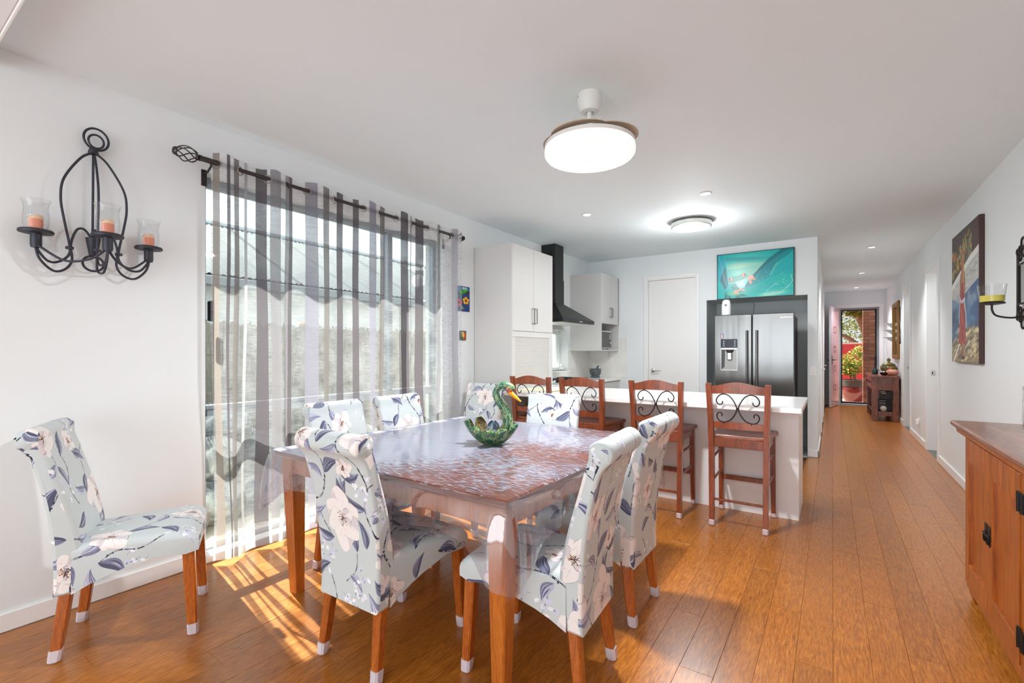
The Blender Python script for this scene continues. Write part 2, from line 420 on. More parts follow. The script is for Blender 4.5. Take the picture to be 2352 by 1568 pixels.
cluster(1010, 700, 14, 40, 80); cluster(430, 860, 14, 45, 70); cluster(900, 60, 12, 45, 60)
bloom(760, 510, 1.22, .3, 3); bloom(300, 640, .95, 1.5, 5); bloom(1120, 1190, 1.15, 2.1, 8); bloom(1190, 270, .92, .9, 11); bloom(500, 1130, .80, 2.7, 13); bloom(150, 190, .72, .2, 17); bloom(1290, 720, .55, 1.1, 19); bloom(860, 880, .5, 2.2, 23)
FAB = printmat('floral_slipcover', fab.image('floral_print'), .62, 1/.84, True, .25, .15, .25)

# ---- tree frog canvas, 0.90 x 0.60 m
fr = Canvas(900, 600, (0, 184, 184))
for i in range(60):
    fr.ell(330+i*4, 420-i*2, 330-4*i, 170-2*i, (100+i, 206, 186), .07, .05, .6)
fr.ell(310, 440, 240, 32, (150, 214, 190), .85, -.02, .5); fr.ell(240, 415, 130, 20, (176, 222, 190), .8, .05, .4); fr.ell(420, 480, 230, 16, (60, 196, 188), .7, -.06, .4); fr.ell(300, 520, 330, 22, (0, 158, 170), .8, -.05, .5)
fr.poly([(0, 600), (70, 600), (105, 450), (120, 300), (125, 180), (60, 200), (0, 260)], (0, 172, 192))
fr.poly([(95, 430), (125, 330), (130, 160), (90, 120), (30, 250), (40, 300)], (20, 96, 106), .75)
fr.line([(15, 590), (60, 380), (90, 240), (130, 130)], 4, (130, 214, 214)); fr.line([(70, 600), (108, 430), (128, 250), (160, 130)], 5, (60, 205, 200))
fr.poly([(900, 600), (760, 600), (620, 500), (440, 300), (330, 140), (420, 110), (620, 250), (700, 420), (900, 560)], (0, 146, 156))
fr.poly([(900, 590), (780, 600), (600, 470), (430, 290), (340, 150), (360, 140), (470, 300), (620, 440), (800, 570)], (0, 116, 126))
fr.poly([(900, 570), (790, 480), (700, 380), (610, 230), (420, 110), (250, 70), (900, 0)], (0, 178, 182))
fr.poly([(900, 300), (600, 230), (330, 110), (200, 60), (240, 0), (900, 0)], (0, 186, 180))
for i in range(20): fr.ell(760, 120+i*4, 260-6*i, 150-5*i, (0, 188, 180), .06, .1, .7)
for a_ in np.linspace(.02, .55, 5): fr.line([(200, 60), (200+900*math.cos(a_), 60+900*math.sin(a_)*.75)], 5, (0, 150, 160), .8)
for k_ in range(9): fr.line([(200, 60), (200+190*math.cos(-PI*k_/8+.1), 60+90*math.sin(-PI*k_/8+.1))], 9, (60, 196, 168), .9)
for a_, b_ in [(-.4, 60), (-1, 46), (-2, 44), (-2.6, 60)]: fr.ell(200+110*math.cos(a_), 60+66*math.sin(a_), b_, 16, (10, 90, 96), .7, a_*.6, .5)
fr.ell(205, 66, 80, 26, (120, 205, 150), .8, 0, .6)
fr.ell(690, 40, 150, 30, (150, 214, 196), .75, .06, .5); fr.ell(640, 26, 130, 18, (180, 222, 200), .7, .1, .5)
for k_ in range(14):
    x, y = rf.uniform(520, 880), rf.uniform(60, 330)
    for j in range(3):
        x2, y2 = x+rf.uniform(-60, 60), y+rf.uniform(-40, 40); fr.line([(x, y), (x2, y2)], 2, (130, 220, 214), .7); fr.ell(x2, y2, 3, 3, (220, 245, 240)); x, y = x2, y2
fr.line([(560, 30), (650, 120), (720, 170)], 3, (190, 235, 228)); fr.line([(730, 20), (850, 120), (890, 180), (870, 260)], 4, (190, 235, 228))
# the frog
fr.poly([(215, 200), (160, 150), (190, 110), (250, 90), (300, 130), (340, 160), (350, 230), (300, 250)], (0, 142, 134))
fr.poly([(220, 215), (340, 240), (380, 250), (340, 150), (290, 120), (250, 150)], (140, 214, 206)); fr.ell(300, 180, 40, 50, (190, 216, 226), .8, .4, .5)
fr.line([(190, 150), (220, 110), (270, 80)], 26, (0, 134, 126)); fr.poly([(140, 225), (150, 260), (190, 290), (270, 305), (320, 330), (350, 320), (375, 290), (370, 265), (300, 225), (220, 205), (160, 205)], (0, 158, 138))
fr.line([(145, 208), (220, 204), (300, 222), (368, 268)], 7, (196, 228, 222)); fr.line([(230, 215), (300, 232), (355, 262)], 10, (160, 216, 214), .8)
for ex, ey, px_ in ((165, 255, -10), (325, 300, 9)):
    fr.ell(ex, ey, 25, 32, (24, 70, 74)); fr.ell(ex, ey, 22, 29, (240, 156, 130)); fr.ell(ex+px_, ey, 6, 16, (44, 50, 50))
for q_ in ([(395, 240), (385, 270), (420, 285), (432, 262)], [(405, 230), (400, 205), (415, 190)], [(425, 250), (440, 245), (452, 236)]): fr.line(q_, 26, (244, 158, 138))
fr.ell(410, 262, 26, 22, (246, 166, 146)); fr.ell(425, 272, 20, 12, (236, 206, 180), .9, 0, .4)
for q_ in ([(205, 60), (222, 96), (256, 92)], [(250, 92), (256, 56)], [(262, 96), (290, 118), (330, 94)]): fr.line(q_, 22, (246, 158, 140))
FROG = printmat('frog_canvas_print', fr.image('frog_print'), .25, 1, False, .5)

# ---- canvas of a figure in a red dress by the water, 1.04 x 1.23 m
wp = Canvas(420, 500, (196, 196, 190))
rw = random.Random(3)
wp.poly([(0, 500), (420, 500), (420, 395), (300, 372), (160, 345), (0, 300)], (58, 48, 44))
wp.poly([(330, 500), (420, 500), (420, 395), (330, 378)], (70, 36, 36))
for k_ in range(120):
    x, y = rw.uniform(10, 320), rw.uniform(390, 490)
    wp.ell(x, y-60+x*.16, rw.uniform(6, 16), rw.uniform(5, 13), rw.choice([(92, 130, 40), (170, 170, 40), (206, 110, 40), (216, 130, 50), (60, 84, 50), (70, 60, 50), (230, 200, 110)]), .75, rw.uniform(0, 3), .3)
for x in range(150, 330, 24): wp.line([(x, 352+x*.1), (x, 420+x*.1)], 4, (206, 206, 206), .8)
wp.line([(0, 296), (160, 338), (300, 372), (420, 390)], 24, (236, 234, 226)); 
for k_ in range(160):
    x, y = rw.uniform(0, 420), rw.uniform(215, 360); 
    if y < 285+x*.2: wp.line([(x, y), (x+rw.uniform(10, 50), y+rw.uniform(-3, 6))], rw.uniform(2, 6), rw.choice([(176, 178, 176), (206, 208, 206), (150, 156, 160), (222, 222, 216)]), .7)
wp.poly([(0, 70), (0, 250), (130, 225), (250, 260), (420, 290), (420, 120), (300, 120), (180, 105)], (52, 88, 134))
for k_ in range(150):
    x, y = rw.uniform(0, 420), rw.uniform(105, 250); hi = y > 215
    wp.ell(x, y, rw.uniform(14, 40), rw.uniform(8, 22), rw.choice([(140, 160, 178), (96, 130, 164), (176, 182, 184)]) if hi else rw.choice([(34, 66, 112), (44, 88, 142), (26, 50, 86), (66, 112, 156), (84, 146, 176)]), .5, rw.uniform(-.5, .5), .6)
wp.poly([(0, 0), (420, 0), (420, 120), (300, 126), (180, 110), (0, 70)], (150, 132, 98))
for k_ in range(140):
    x, y = rw.uniform(0, 420), rw.uniform(0, 125)
    wp.line([(x, y), (x+rw.uniform(20, 80), y+rw.uniform(5, 24))], rw.uniform(4, 14), rw.choice([(226, 214, 170), (238, 232, 206), (92, 78, 62), (120, 104, 80), (240, 226, 160), (70, 62, 56)]) , .6)
wp.line([(30, 0), (140, 70), (250, 105)], 14, (238, 232, 212))
wp.poly([(132, 140), (120, 70), (235, 64), (238, 96), (230, 150), (210, 250), (200, 300), (165, 300), (150, 250)], (164, 40, 30))
for k_ in range(40): wp.line([(rw.uniform(135, 225), rw.uniform(160, 235)), (rw.uniform(128, 232), rw.uniform(68, 110))], rw.uniform(3, 8), rw.choice([(198, 70, 44), (120, 24, 22), (214, 96, 60), (90, 20, 24)]), .75)
wp.line([(178, 74), (176, 30), (170, 20)], 15, (150, 86, 52)); wp.line([(196, 74), (188, 24)], 13, (172, 100, 60)); wp.ell(196, 16, 26, 7, (70, 30, 26))
wp.poly([(150, 268), (160, 330), (166, 372), (206, 372), (214, 320), (212, 260), (200, 300), (165, 300)], (164, 110, 72))
wp.line([(212, 330), (222, 280), (216, 240)], 12, (150, 92, 58)); wp.line([(152, 330), (146, 280), (150, 250)], 11, (140, 88, 58))
wp.ell(186, 386, 22, 34, (150, 100, 54)); wp.line([(182, 400), (176, 350), (182, 310)], 26, (172, 116, 62)); wp.line([(192, 404), (200, 340), (196, 300)], 14, (206, 150, 90))
wp.line([(140, 245), (165, 226), (205, 232), (236, 180), (244, 130)], 11, (206, 204, 214)); wp.line([(146, 240), (128, 190), (130, 150)], 10, (196, 196, 208)); wp.line([(200, 230), (214, 236)], 12, (230, 230, 236))
PAINT = printmat('figure_canvas_print', wp.image('figure_print'), .45, 1, False, .4)

# ---- small bright frog tile and small flower tile
f2 = Canvas(160, 300, (34, 62, 120))
for k_ in range(14): f2.ell(8+k_*11, 262+8*(k_ % 2), 9, 26, (30, 122, 170), .8)
f2.poly([(0, 190), (160, 222), (160, 250), (0, 214)], (74, 46, 36))
f2.ell(70, 232, 46, 24, (52, 150, 52), 1, .3); f2.ell(104, 252, 26, 20, (62, 166, 58)); f2.ell(84, 276, 15, 14, (250, 250, 250)); f2.ell(112, 276, 14, 13, (240, 240, 240)); f2.ell(88, 276, 6, 8, (10, 10, 10)); f2.ell(112, 276, 6, 8, (10, 10, 10))
f2.line([(60, 214), (50, 130), (60, 60), (44, 30)], 10, (60, 160, 56)); f2.line([(60, 60), (66, 20)], 5, (210, 200, 90)); f2.line([(60, 60), (88, 28)], 5, (210, 200, 90))
for cx_, cy_, c_ in ((112, 130, (246, 178, 34)), (26, 100, (216, 54, 84))):
    for k_ in range(5): f2.ell(cx_+26*math.cos(k_*1.2566+1.57), cy_+30*math.sin(k_*1.2566+1.57), 15, 18, c_)
    f2.ell(cx_, cy_, 13, 15, (90, 50, 30))
TILE1 = printmat('frog_tile_print', f2.image('frog_tile'), .4)
f3 = Canvas(100, 140, (56, 66, 62))
f3.ell(80, 60, 26, 66, (204, 84, 40), .8, .2, .4); f3.ell(46, 100, 22, 26, (232, 202, 110)); f3.ell(50, 62, 20, 20, (226, 190, 96)); f3.ell(40, 30, 12, 20, (90, 110, 60)); f3.ell(46, 96, 8, 9, (190, 120, 50)); f3.line([(50, 50), (56, 10)], 8, (200, 150, 80))
TILE2 = printmat('flower_tile_print', f3.image('flower_tile'), .4)

# ------------------------------------------------------------------ the setting
XL, XR, YF, HC = -3.18, 1.04, 6.86, 2.70
HX = -.148                                   # left wall of the hall
YE = 13.9                                    # front-door wall
WALL = flat('wall_paint', (232, 236, 237), .6, bump=.05, bscale=220)
CEIL = flat('ceiling_paint', (232, 241, 244), .7, bump=.03, bscale=220)
TRIM = flat('trim_gloss', (241, 241, 240), .35)
CAB = flat('cabinet_white', (208, 207, 205), .32)
STONE = flat('white_stone', (242, 241, 239), .16, bscale=300)
ALU = flat('window_aluminium', (150, 160, 168), .4, .6)
PANE = glassy('window_glass', (245, 250, 250))
BLK = flat('black_metal', (34, 34, 36), .4, .6)
DOORP = flat('door_paint', (238, 237, 235), .4)
HND = flat('handle_grey', (112, 110, 106), .35, .3)
NICKEL = flat('satin_nickel', (222, 220, 216), .32, 1)
PLANKM = wood('bamboo_plank', (130, 74, 19), (198, 128, 50), (115, 11, 115), .28, True, .25, 2.0, (168, 100, 32), .20, bump=.01)
SUBF = flat('floor_underlay', (96, 56, 26), .6)

fl = MB(); fl.box(-3.42, 1.5, -3.6, 14.1, -.12, -.014); floor = fl.build('floor', SUBF, kind='structure', smooth=0)
bk = MB(); bk.box(XL, XR, -3.45, -.22, -.012, 0); bk.build('floor_living_end', PLANKM, smooth=0, kind='structure')
def plank(x0, x1, y0, y1):
    g, c = .0004, .0008; x0 += g; x1 -= g; y0 += g*.7; y1 -= g*.7
    cx, cy_ = (x0+x1)/2, (y0+y1)/2; a, b = (x1-x0)/2, (y1-y0)/2; dz = random.uniform(-.0004, .0004)
    vs = [(sx*a, sy*b, -.013) for sx, sy in ((-1,-1),(1,-1),(1,1),(-1,1))]+[(sx*a, sy*b, -c+dz) for sx, sy in ((-1,-1),(1,-1),(1,1),(-1,1))]+[(sx*(a-c), sy*(b-c), dz) for sx, sy in ((-1,-1),(1,-1),(1,1),(-1,1))]
    fs = [(8, 9, 10, 11)]
    for k in range(4): n = (k+1) % 4; fs += [(k, n, 4+n, 4+k), (4+k, 4+n, 8+n, 8+k)]
    m = MB(); m.add(vs, fs); m.build('plank', PLANKM, floor, smooth=0, loc=(cx, cy_, 0), recalc=False)
k0 = -25
for k in range(k0, 9):
    x0 = .004+.132*k; x1 = x0+.132
    x0c, x1c = max(x0, XL+.002), min(x1, XR-.002)
    if x1c-x0c < .02: continue
    yend = YE-.01 if x0 > -.15 else (6.84 if x0 > -.27 else 4.36)
    y = -.22; L = 1.85
    first = (k*0.731 % 1)*1.6+.25
    while y < yend-.02:
        y1 = min(yend, y+(first if y < -.2 else L))
        if yend-y1 < .25: y1 = yend
        if not (x1c < HX+.02 and y > 6.8): plank(x0c, x1c, y, y1)
        y = y1

# ceiling: living and kitchen, then the hall a little higher behind a shadow edge
c = MB(); c.box(-3.42, 1.3, -3.6, YF, HC, HC+.1); c.build('ceiling', CEIL, kind='structure', smooth=0)
c = MB(); c.box(-3.42, 1.3, YF, 14.2, HC+.022, HC+.12); c.build('ceiling_hall', CEIL, kind='structure', smooth=0)
# bulkhead over the opening beside the camera
c = MB(); c.box(XL, XR, -.05, .425, 2.62, HC, .006); bh = c.build('trim_1', TRIM, kind='structure')
c = MB(); c.box(XL, XR, .425, .437, 2.614, 2.65, .003); c.build('bulkhead_edge', TRIM, bh)
# left wall with the tall window and the kitchen window
WY0, WY1, WZ1 = 1.333, 3.47, 2.40
KY0, KY1, KZ0, KZ1 = 4.86, 6.13, 1.02, 1.60
w = MB()
for a in [(-3.6, WY0, 0, HC), (WY0, WY1, WZ1, HC), (WY1, KY0, 0, HC), (KY0, KY1, 0, KZ0), (KY0, KY1, KZ1, HC), (KY1, 7.7, 0, HC)]:
    w.box(-3.42, XL, a[0], a[1], a[2]-(.1 if a[2] == 0 else 0), a[3]+(.05 if a[3] == HC else 0))
w.build('wall_left', WALL, kind='structure', smooth=0)
# right wall with two cavity-door openings
w = MB()
D1, D2, DH = (7.42, 8.22), (9.80, 10.58), 2.34
for a in [(-3.6, D1[0], 0, HC), (D1[0], D1[1], DH, HC), (D1[1], D2[0], 0, HC), (D2[0], D2[1], DH, HC), (D2[1], 14.1, 0, HC)]:
    w.box(XR, XR+.12, a[0], a[1], a[2], a[3]+.05)
w.build('wall_right', WALL, kind='structure', smooth=0)
w = MB(); w.box(1.45, 1.5, 7.0, 11.0, 0, HC+.05); w.box(XR+.12, 1.45, 6.98, 7.03, 0, HC+.05); w.box(XR+.12, 1.45, 10.97, 11.02, 0, HC+.05); w.box(XR+.12, 1.45, 8.9, 9.0, 0, HC+.05)
w.build('wall_bedroom', WALL, kind='structure', smooth=0)
CARPET = flat('grey_carpet', (120, 118, 114), .95, bump=.5, bscale=400)
w = MB(); w.box(XR-.0, 1.45, 7.03, 10.97, -.013, -.002); w.build('floor_bedroom', CARPET, kind='structure', smooth=0)
# wall of the fridge and pantry door
PX0, PX1, PH = -2.255, -1.56, 2.35
NX0, NX1, NZ = -1.426, -.25, 2.0
w = MB()
w.box(XL, PX0, YF, YF+.1, 0, HC+.05); w.box(PX0, PX1, YF, YF+.1, PH, HC+.05); w.box(PX1, NX0, YF, YF+.1, 0, HC+.05)
w.box(NX0, NX1, YF, YF+.1, NZ, HC+.05); w.box(NX1, HX, YF, YF+.1, 0, HC+.05)
w.build('wall_kitchen', WALL, kind='structure', smooth=0)
NICHE = flat('niche_grey_paint', (222, 226, 226), .6)
w = MB(); w.box(NX0-.03, NX1+.03, 7.55, 7.6, 0, NZ+.03); w.box(NX0-.03, NX0, YF+.1, 7.55, 0, NZ+.03); w.box(NX1, NX1+.03, YF+.1, 7.55, 0, NZ+.03); w.box(NX0, NX1, YF+.1, 7.55, NZ, NZ+.03); w.box(NX0, NX1, YF-.0, 7.55, -.013, 0)
w.build('wall_fridge_niche', NICHE, kind='structure', smooth=0)
w = MB(); w.box(HX-.1, HX, YF+.1, 14.1, 0, HC+.07); w.build('wall_hall_left', WALL, kind='structure', smooth=0)
EX0, EX1, EH = .13, .93, 2.36
w = MB(); w.box(HX-.1, EX0, YE, YE+.12, 0, HC+.07); w.box(EX1, XR+.1, YE, YE+.12, 0, HC+.07); w.box(EX0, EX1, YE, YE+.12, EH, HC+.07)
w.build('wall_entry', WALL, kind='structure', smooth=0)
# wall behind the camera, with a wide opening left for daylight
w = MB(); w.box(XL, -3.05, -3.6, -3.45, 0, HC); w.box(.95, XR, -3.6, -3.45, 0, HC); w.box(-3.05, .95, -3.6, -3.45, 2.42, HC); w.build('wall_garden', WALL, kind='structure', smooth=0)

# baseboards
def skirt(name, x0, x1, y0, y1):
    m = MB(); m.box(x0, x1, y0, y1, 0, .088, .004); m.build(name, TRIM, kind='structure')
skirt('baseboard_left', XL, XL+.016, -3.4, WY0-.0); skirt('baseboard_left_kitchen', XL, XL+.016, WY1+.02, 3.9)
skirt('baseboard_right', XR-.016, XR, -3.4, D1[0]-.07); skirt('baseboard_right_hall', XR-.016, XR, D1[1]+.07, D2[0]-.07); skirt('baseboard_right_entry', XR-.016, XR, D2[1]+.07, YE)
skirt('baseboard_kitchen', NX1+.002, HX+.014, YF-.016, YF); skirt('baseboard_hall_left', HX, HX+.014, YF-.016, 8.05)
skirt('baseboard_entry', EX1+.07, XR-.016, YE-.016, YE)

# tall window: jambs, frame, transom, mullion, panes
wn = struct('window_1')
m = MB(); fx0, fx1 = -3.335, -3.275
for a in [(WY0, WY0+.045, .0, WZ1), (WY1-.045, WY1, 0, WZ1)]: m.box(fx0, fx1, a[0], a[1], a[2], a[3], .004)
m.box(fx0, fx1, WY0+.045, WY1-.045, WZ1-.045, WZ1, .004)
m.build('window_frame', ALU, wn)
m = MB(); m.box(fx0-.01, XL+.02, WY0, WY1, .0, .045, .005); m.box(fx0, fx1, WY0, WY1, .045, .075, .004); m.build('sill', flat('sill_white', (232, 236, 238), .35), wn)
m = MB(); m.box(fx0-.01, fx1+.01, WY0+.045, WY1-.045, .885, .925, .004); m.box(fx0, fx1-.01, WY0+.045, WY1-.045, .925, .955, .004); m.build('transom', ALU, wn)
m = MB(); m.box(fx0, fx1+.004, 2.85, 2.905, .955, WZ1-.045, .004); m.build('mullion', ALU, wn)
for (ya, yb, za, zb) in [(WY0+.045, 2.85, .955, WZ1-.045), (2.905, WY1-.045, .955, WZ1-.045), (WY0+.045, WY1-.045, .075, .885)]:
    m = MB(); m.box(-3.308, -3.303, ya, yb, za, zb); m.build('glass_pane', PANE, wn, smooth=0)
m = MB(); m.box(fx1, fx1+.03, WY0+.05, WY0+.085, 1.49, 1.62, .006); m.build('window_latch', BLK, wn)
# kitchen window
wn = struct('window_2'); m = MB()
for a in [(KY0, KY0+.05, KZ0, KZ1), (KY1-.05, KY1, KZ0, KZ1), (5.45, 5.5, KZ0, KZ1), (KY0+.05, 5.45, KZ0, KZ0+.05), (5.5, KY1-.05, KZ0, KZ0+.05), (KY0+.05, 5.45, KZ1-.05, KZ1), (5.5, KY1-.05, KZ1-.05, KZ1)]: m.box(-3.36, -3.30, *a, .002)
m.build('window_frame', flat('white_aluminium', (226, 228, 228), .35), wn)
m = MB(); m.box(-3.33, -3.325, KY0+.05, KY1-.05, KZ0+.05, KZ1-.05); m.build('glass_pane', PANE, wn, smooth=0)
m = MB(); m.box(-3.3, XL+.015, KY0-.03, KY1+.03, KZ0-.02, KZ0, .004); m.build('sill', TRIM, wn)
# eave over both windows
EAVE = flat('eave_blue_grey', (150, 170, 176), .6)
ev = MB(); ev.box(-3.62, -3.42, -1.0, 8.0, 2.50, 2.56); e0 = ev.build('trim_2', EAVE, kind='structure', smooth=0)
for k in range(2):
    m = MB(); m.box(-3.52-.1*k, -3.424-.1*k, -1, 8, 2.485, 2.498, .004); m.build('soffit_board', EAVE, e0)
m = MB(); m.box(-3.645, -3.62, -1, 8, 2.44, 2.62, .003); m.build('fascia', EAVE, e0)
m = MB(); m.box(-3.645, -3.42, -1, 8, 2.62, 2.64); m.build('roof_sheet', EAVE, e0)

# architraves
def archi(name, plane, c0, c1, h, face, wd=.067, th=.016, sgn=1, depth=.12):
    """plane 'X' = opening in a wall of constant x; face = wall face; trim stands proud towards sgn"""
    m = MB()
    a, b = face, face+sgn*th
    for (u0, u1, z0, z1) in [(c0-wd, c0, 0, h+wd), (c1, c1+wd, 0, h+wd), (c0, c1, h, h+wd)]:
        if plane == 'X': m.box(a, b, u0, u1, z0, z1, .005)
        else: m.box(u0, u1, a, b, z0, z1, .005)
    # jamb lining
    a2 = face-sgn*depth
    for (u0, u1, z0, z1) in [(c0, c0+.018, 0, h), (c1-.018, c1, 0, h), (c0+.018, c1-.018, h-.018, h)]:
        if plane == 'X': m.box(a2, b, u0, u1, z0, z1, .003)
        else: m.box(u0, u1, a2, b, z0, z1, .003)
    return m.build(name, TRIM, kind='structure')
t3 = archi('trim_3', 'X', D1[0], D1[1], DH, XR, sgn=-1); t4 = archi('trim_4', 'X', D2[0], D2[1], DH, XR, sgn=-1)
for t_, y in ((t3, D1[1]-.018), (t4, D2[1]-.018)):
    m = MB(); m.box(1.075, 1.115, y-.004, y, .98, 1.05, .001); m.build('strike_plate', NICKEL, t_)
    m = MB(); m.box(1.083, 1.093, y-.006, y-.003, 1.0, 1.03); m.build('latch_slot', BLK, t_)
m = MB(); m.box(1.075, 1.11, D2[0]+.03, D2[0]+.5, .01, DH-.03, .003); d = m.build('door_6', DOORP, kind='structure')
m = MB(); m.box(1.06, 1.075, D2[0]+.42, D2[0]+.47, .95, 1.08, .003); m.build('flush_pull', NICKEL, d)
archi('trim_5', 'Y', PX0, PX1, PH, YF, wd=.045, sgn=-1, depth=.1)
m = MB(); m.box(PX0+.022, PX1-.022, YF+.012, YF+.05, .01, PH-.022, .002); d = m.build('door_1', DOORP, kind='structure')
h = MB(); Mx = Matrix.Rotation(PI/2, 3, 'X')
h.lathe([(.027, 0), (.027, .006), (.018, .010), (.011, .012), (.011, .05)], (PX0+.085, YF+.012, 1.02), 20, Mx)
h.tube([(PX0+.085, YF-.036, 1.02), (PX0+.12, YF-.040, 1.02), (PX0+.205, YF-.036, 1.018)], [.0095, .009, .007], 10); h.build('lever_handle', NICKEL, d)
# hall doors on the left
for n, y0 in ((4, 8.2), (5, 10.4)):
    archi('trim_%d' % (n+2), 'X', y0, y0+.82, DH, HX, sgn=1, depth=.09)
    m = MB(); m.box(HX-.05, HX-.012, y0+.022, y0+.798, .01, DH-.022, .002); d = m.build('door_%d' % n, DOORP, kind='structure')
    h = MB(); h.tube([(HX-.012, y0+.74, 1.02), (HX+.045, y0+.74, 1.02), (HX+.05, y0+.72, 1.02), (HX+.05, y0+.62, 1.02)], .009, 8); h.build('lever_handle', NICKEL, d)
    for z in (.3, 1.2, 2.1):
        h = MB(); h.tube([(HX+.004, y0+.018, z), (HX+.004, y0+.018, z+.1)], .007, 8); h.build('hinge', NICKEL, d)
archi('trim_8', 'Y', EX0, EX1, EH, YE, sgn=-1, wd=.06, depth=.12)

# front door leaf, swung in against the left wall, red outside, its outdoor glare painted pale pink
RED = flat('red_gloss_door', (170, 28, 40), .22, coat=.6)
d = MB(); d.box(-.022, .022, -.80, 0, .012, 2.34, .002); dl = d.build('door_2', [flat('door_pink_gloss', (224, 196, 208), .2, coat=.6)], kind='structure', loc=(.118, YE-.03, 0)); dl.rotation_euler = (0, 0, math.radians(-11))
m = MB(); m.box(-.0225, .0225, -.804, -.8, .012, 2.34); m.build('door_edge', flat('grey_edge_paint', (206, 206, 206), .4), dl, smooth=0)
for z in (.45, .90, 1.35, 1.80):
    m = MB()
    for (a, b, c_, e_) in [(-.56, -.36, z-.07, z-.055), (-.56, -.36, z+.055, z+.07), (-.56, -.545, z-.055, z+.055), (-.375, -.36, z-.055, z+.055)]: m.box(.0, .03, a, b, c_, e_, .002)
    fo = m.build('light_frame', RED, dl)
    m = MB(); m.box(.021, .0235, -.545, -.375, z-.055, z+.055); m.build('glass_light', flat('obscure_glass', (205, 208, 204), .3), dl, smooth=0)
m = MB(); m.box(.022, .03, -.765, -.725, .98, 1.2, .003); m.tube([(.022, -.745, 1.1), (.075, -.745, 1.1), (.078, -.73, 1.1), (.078, -.62, 1.1)], .009, 8)
m.box(-.03, -.022, -.765, -.725, .98, 1.2, .003); m.tube([(-.022, -.745, 1.1), (-.075, -.745, 1.1), (-.078, -.73, 1.1), (-.078, -.62, 1.1)], .009, 8); m.build('lever_handle', flat('gunmetal', (70, 70, 72), .35, .9), dl)
# security screen door in its grey jamb
JAMB = flat('grey_jamb', (142, 146, 152), .45)
sd = struct('door_3'); m = MB(); y = YE+.12
for a in [(EX0, EX0+.05, .03, EH), (EX1-.06, EX1, .03, EH), (EX0+.05, EX1-.06, EH-.06, EH)]: m.box(a[0], a[1], y-.03, y+.05, a[2], a[3], .003)
m.box(EX0, EX1, y-.07, y+.06, 0, .03, .004); m.build('door_frame', JAMB, sd)
m = MB()
for a in [(EX0+.05, EX0+.075, .035, EH-.06), (EX1-.09, EX1-.06, .035, EH-.06), (EX0+.05, EX1-.06, EH-.085, EH-.06), (EX0+.05, EX1-.06, .035, .075)]: m.box(a[0], a[1], y, y+.025, a[2], a[3], .002)
m.build('screen_frame', BLK, sd)
m = MB(); m.box(EX0+.075, EX1-.09, y+.011, y+.013, .075, EH-.085)
m.build('screen_mesh', glassy('screen_gauze', (205, 205, 205), ior=1.08), sd, smooth=0)
m = MB(); m.box(EX1-.1, EX1-.06, y-.025, y, .95, 1.2, .004); m.tube([(EX1-.08, y-.02, 1.12), (EX1-.08, y-.06, 1.12), (EX1-.2, y-.06, 1.12)], .009, 8); m.build('lever_handle', BLK, sd)

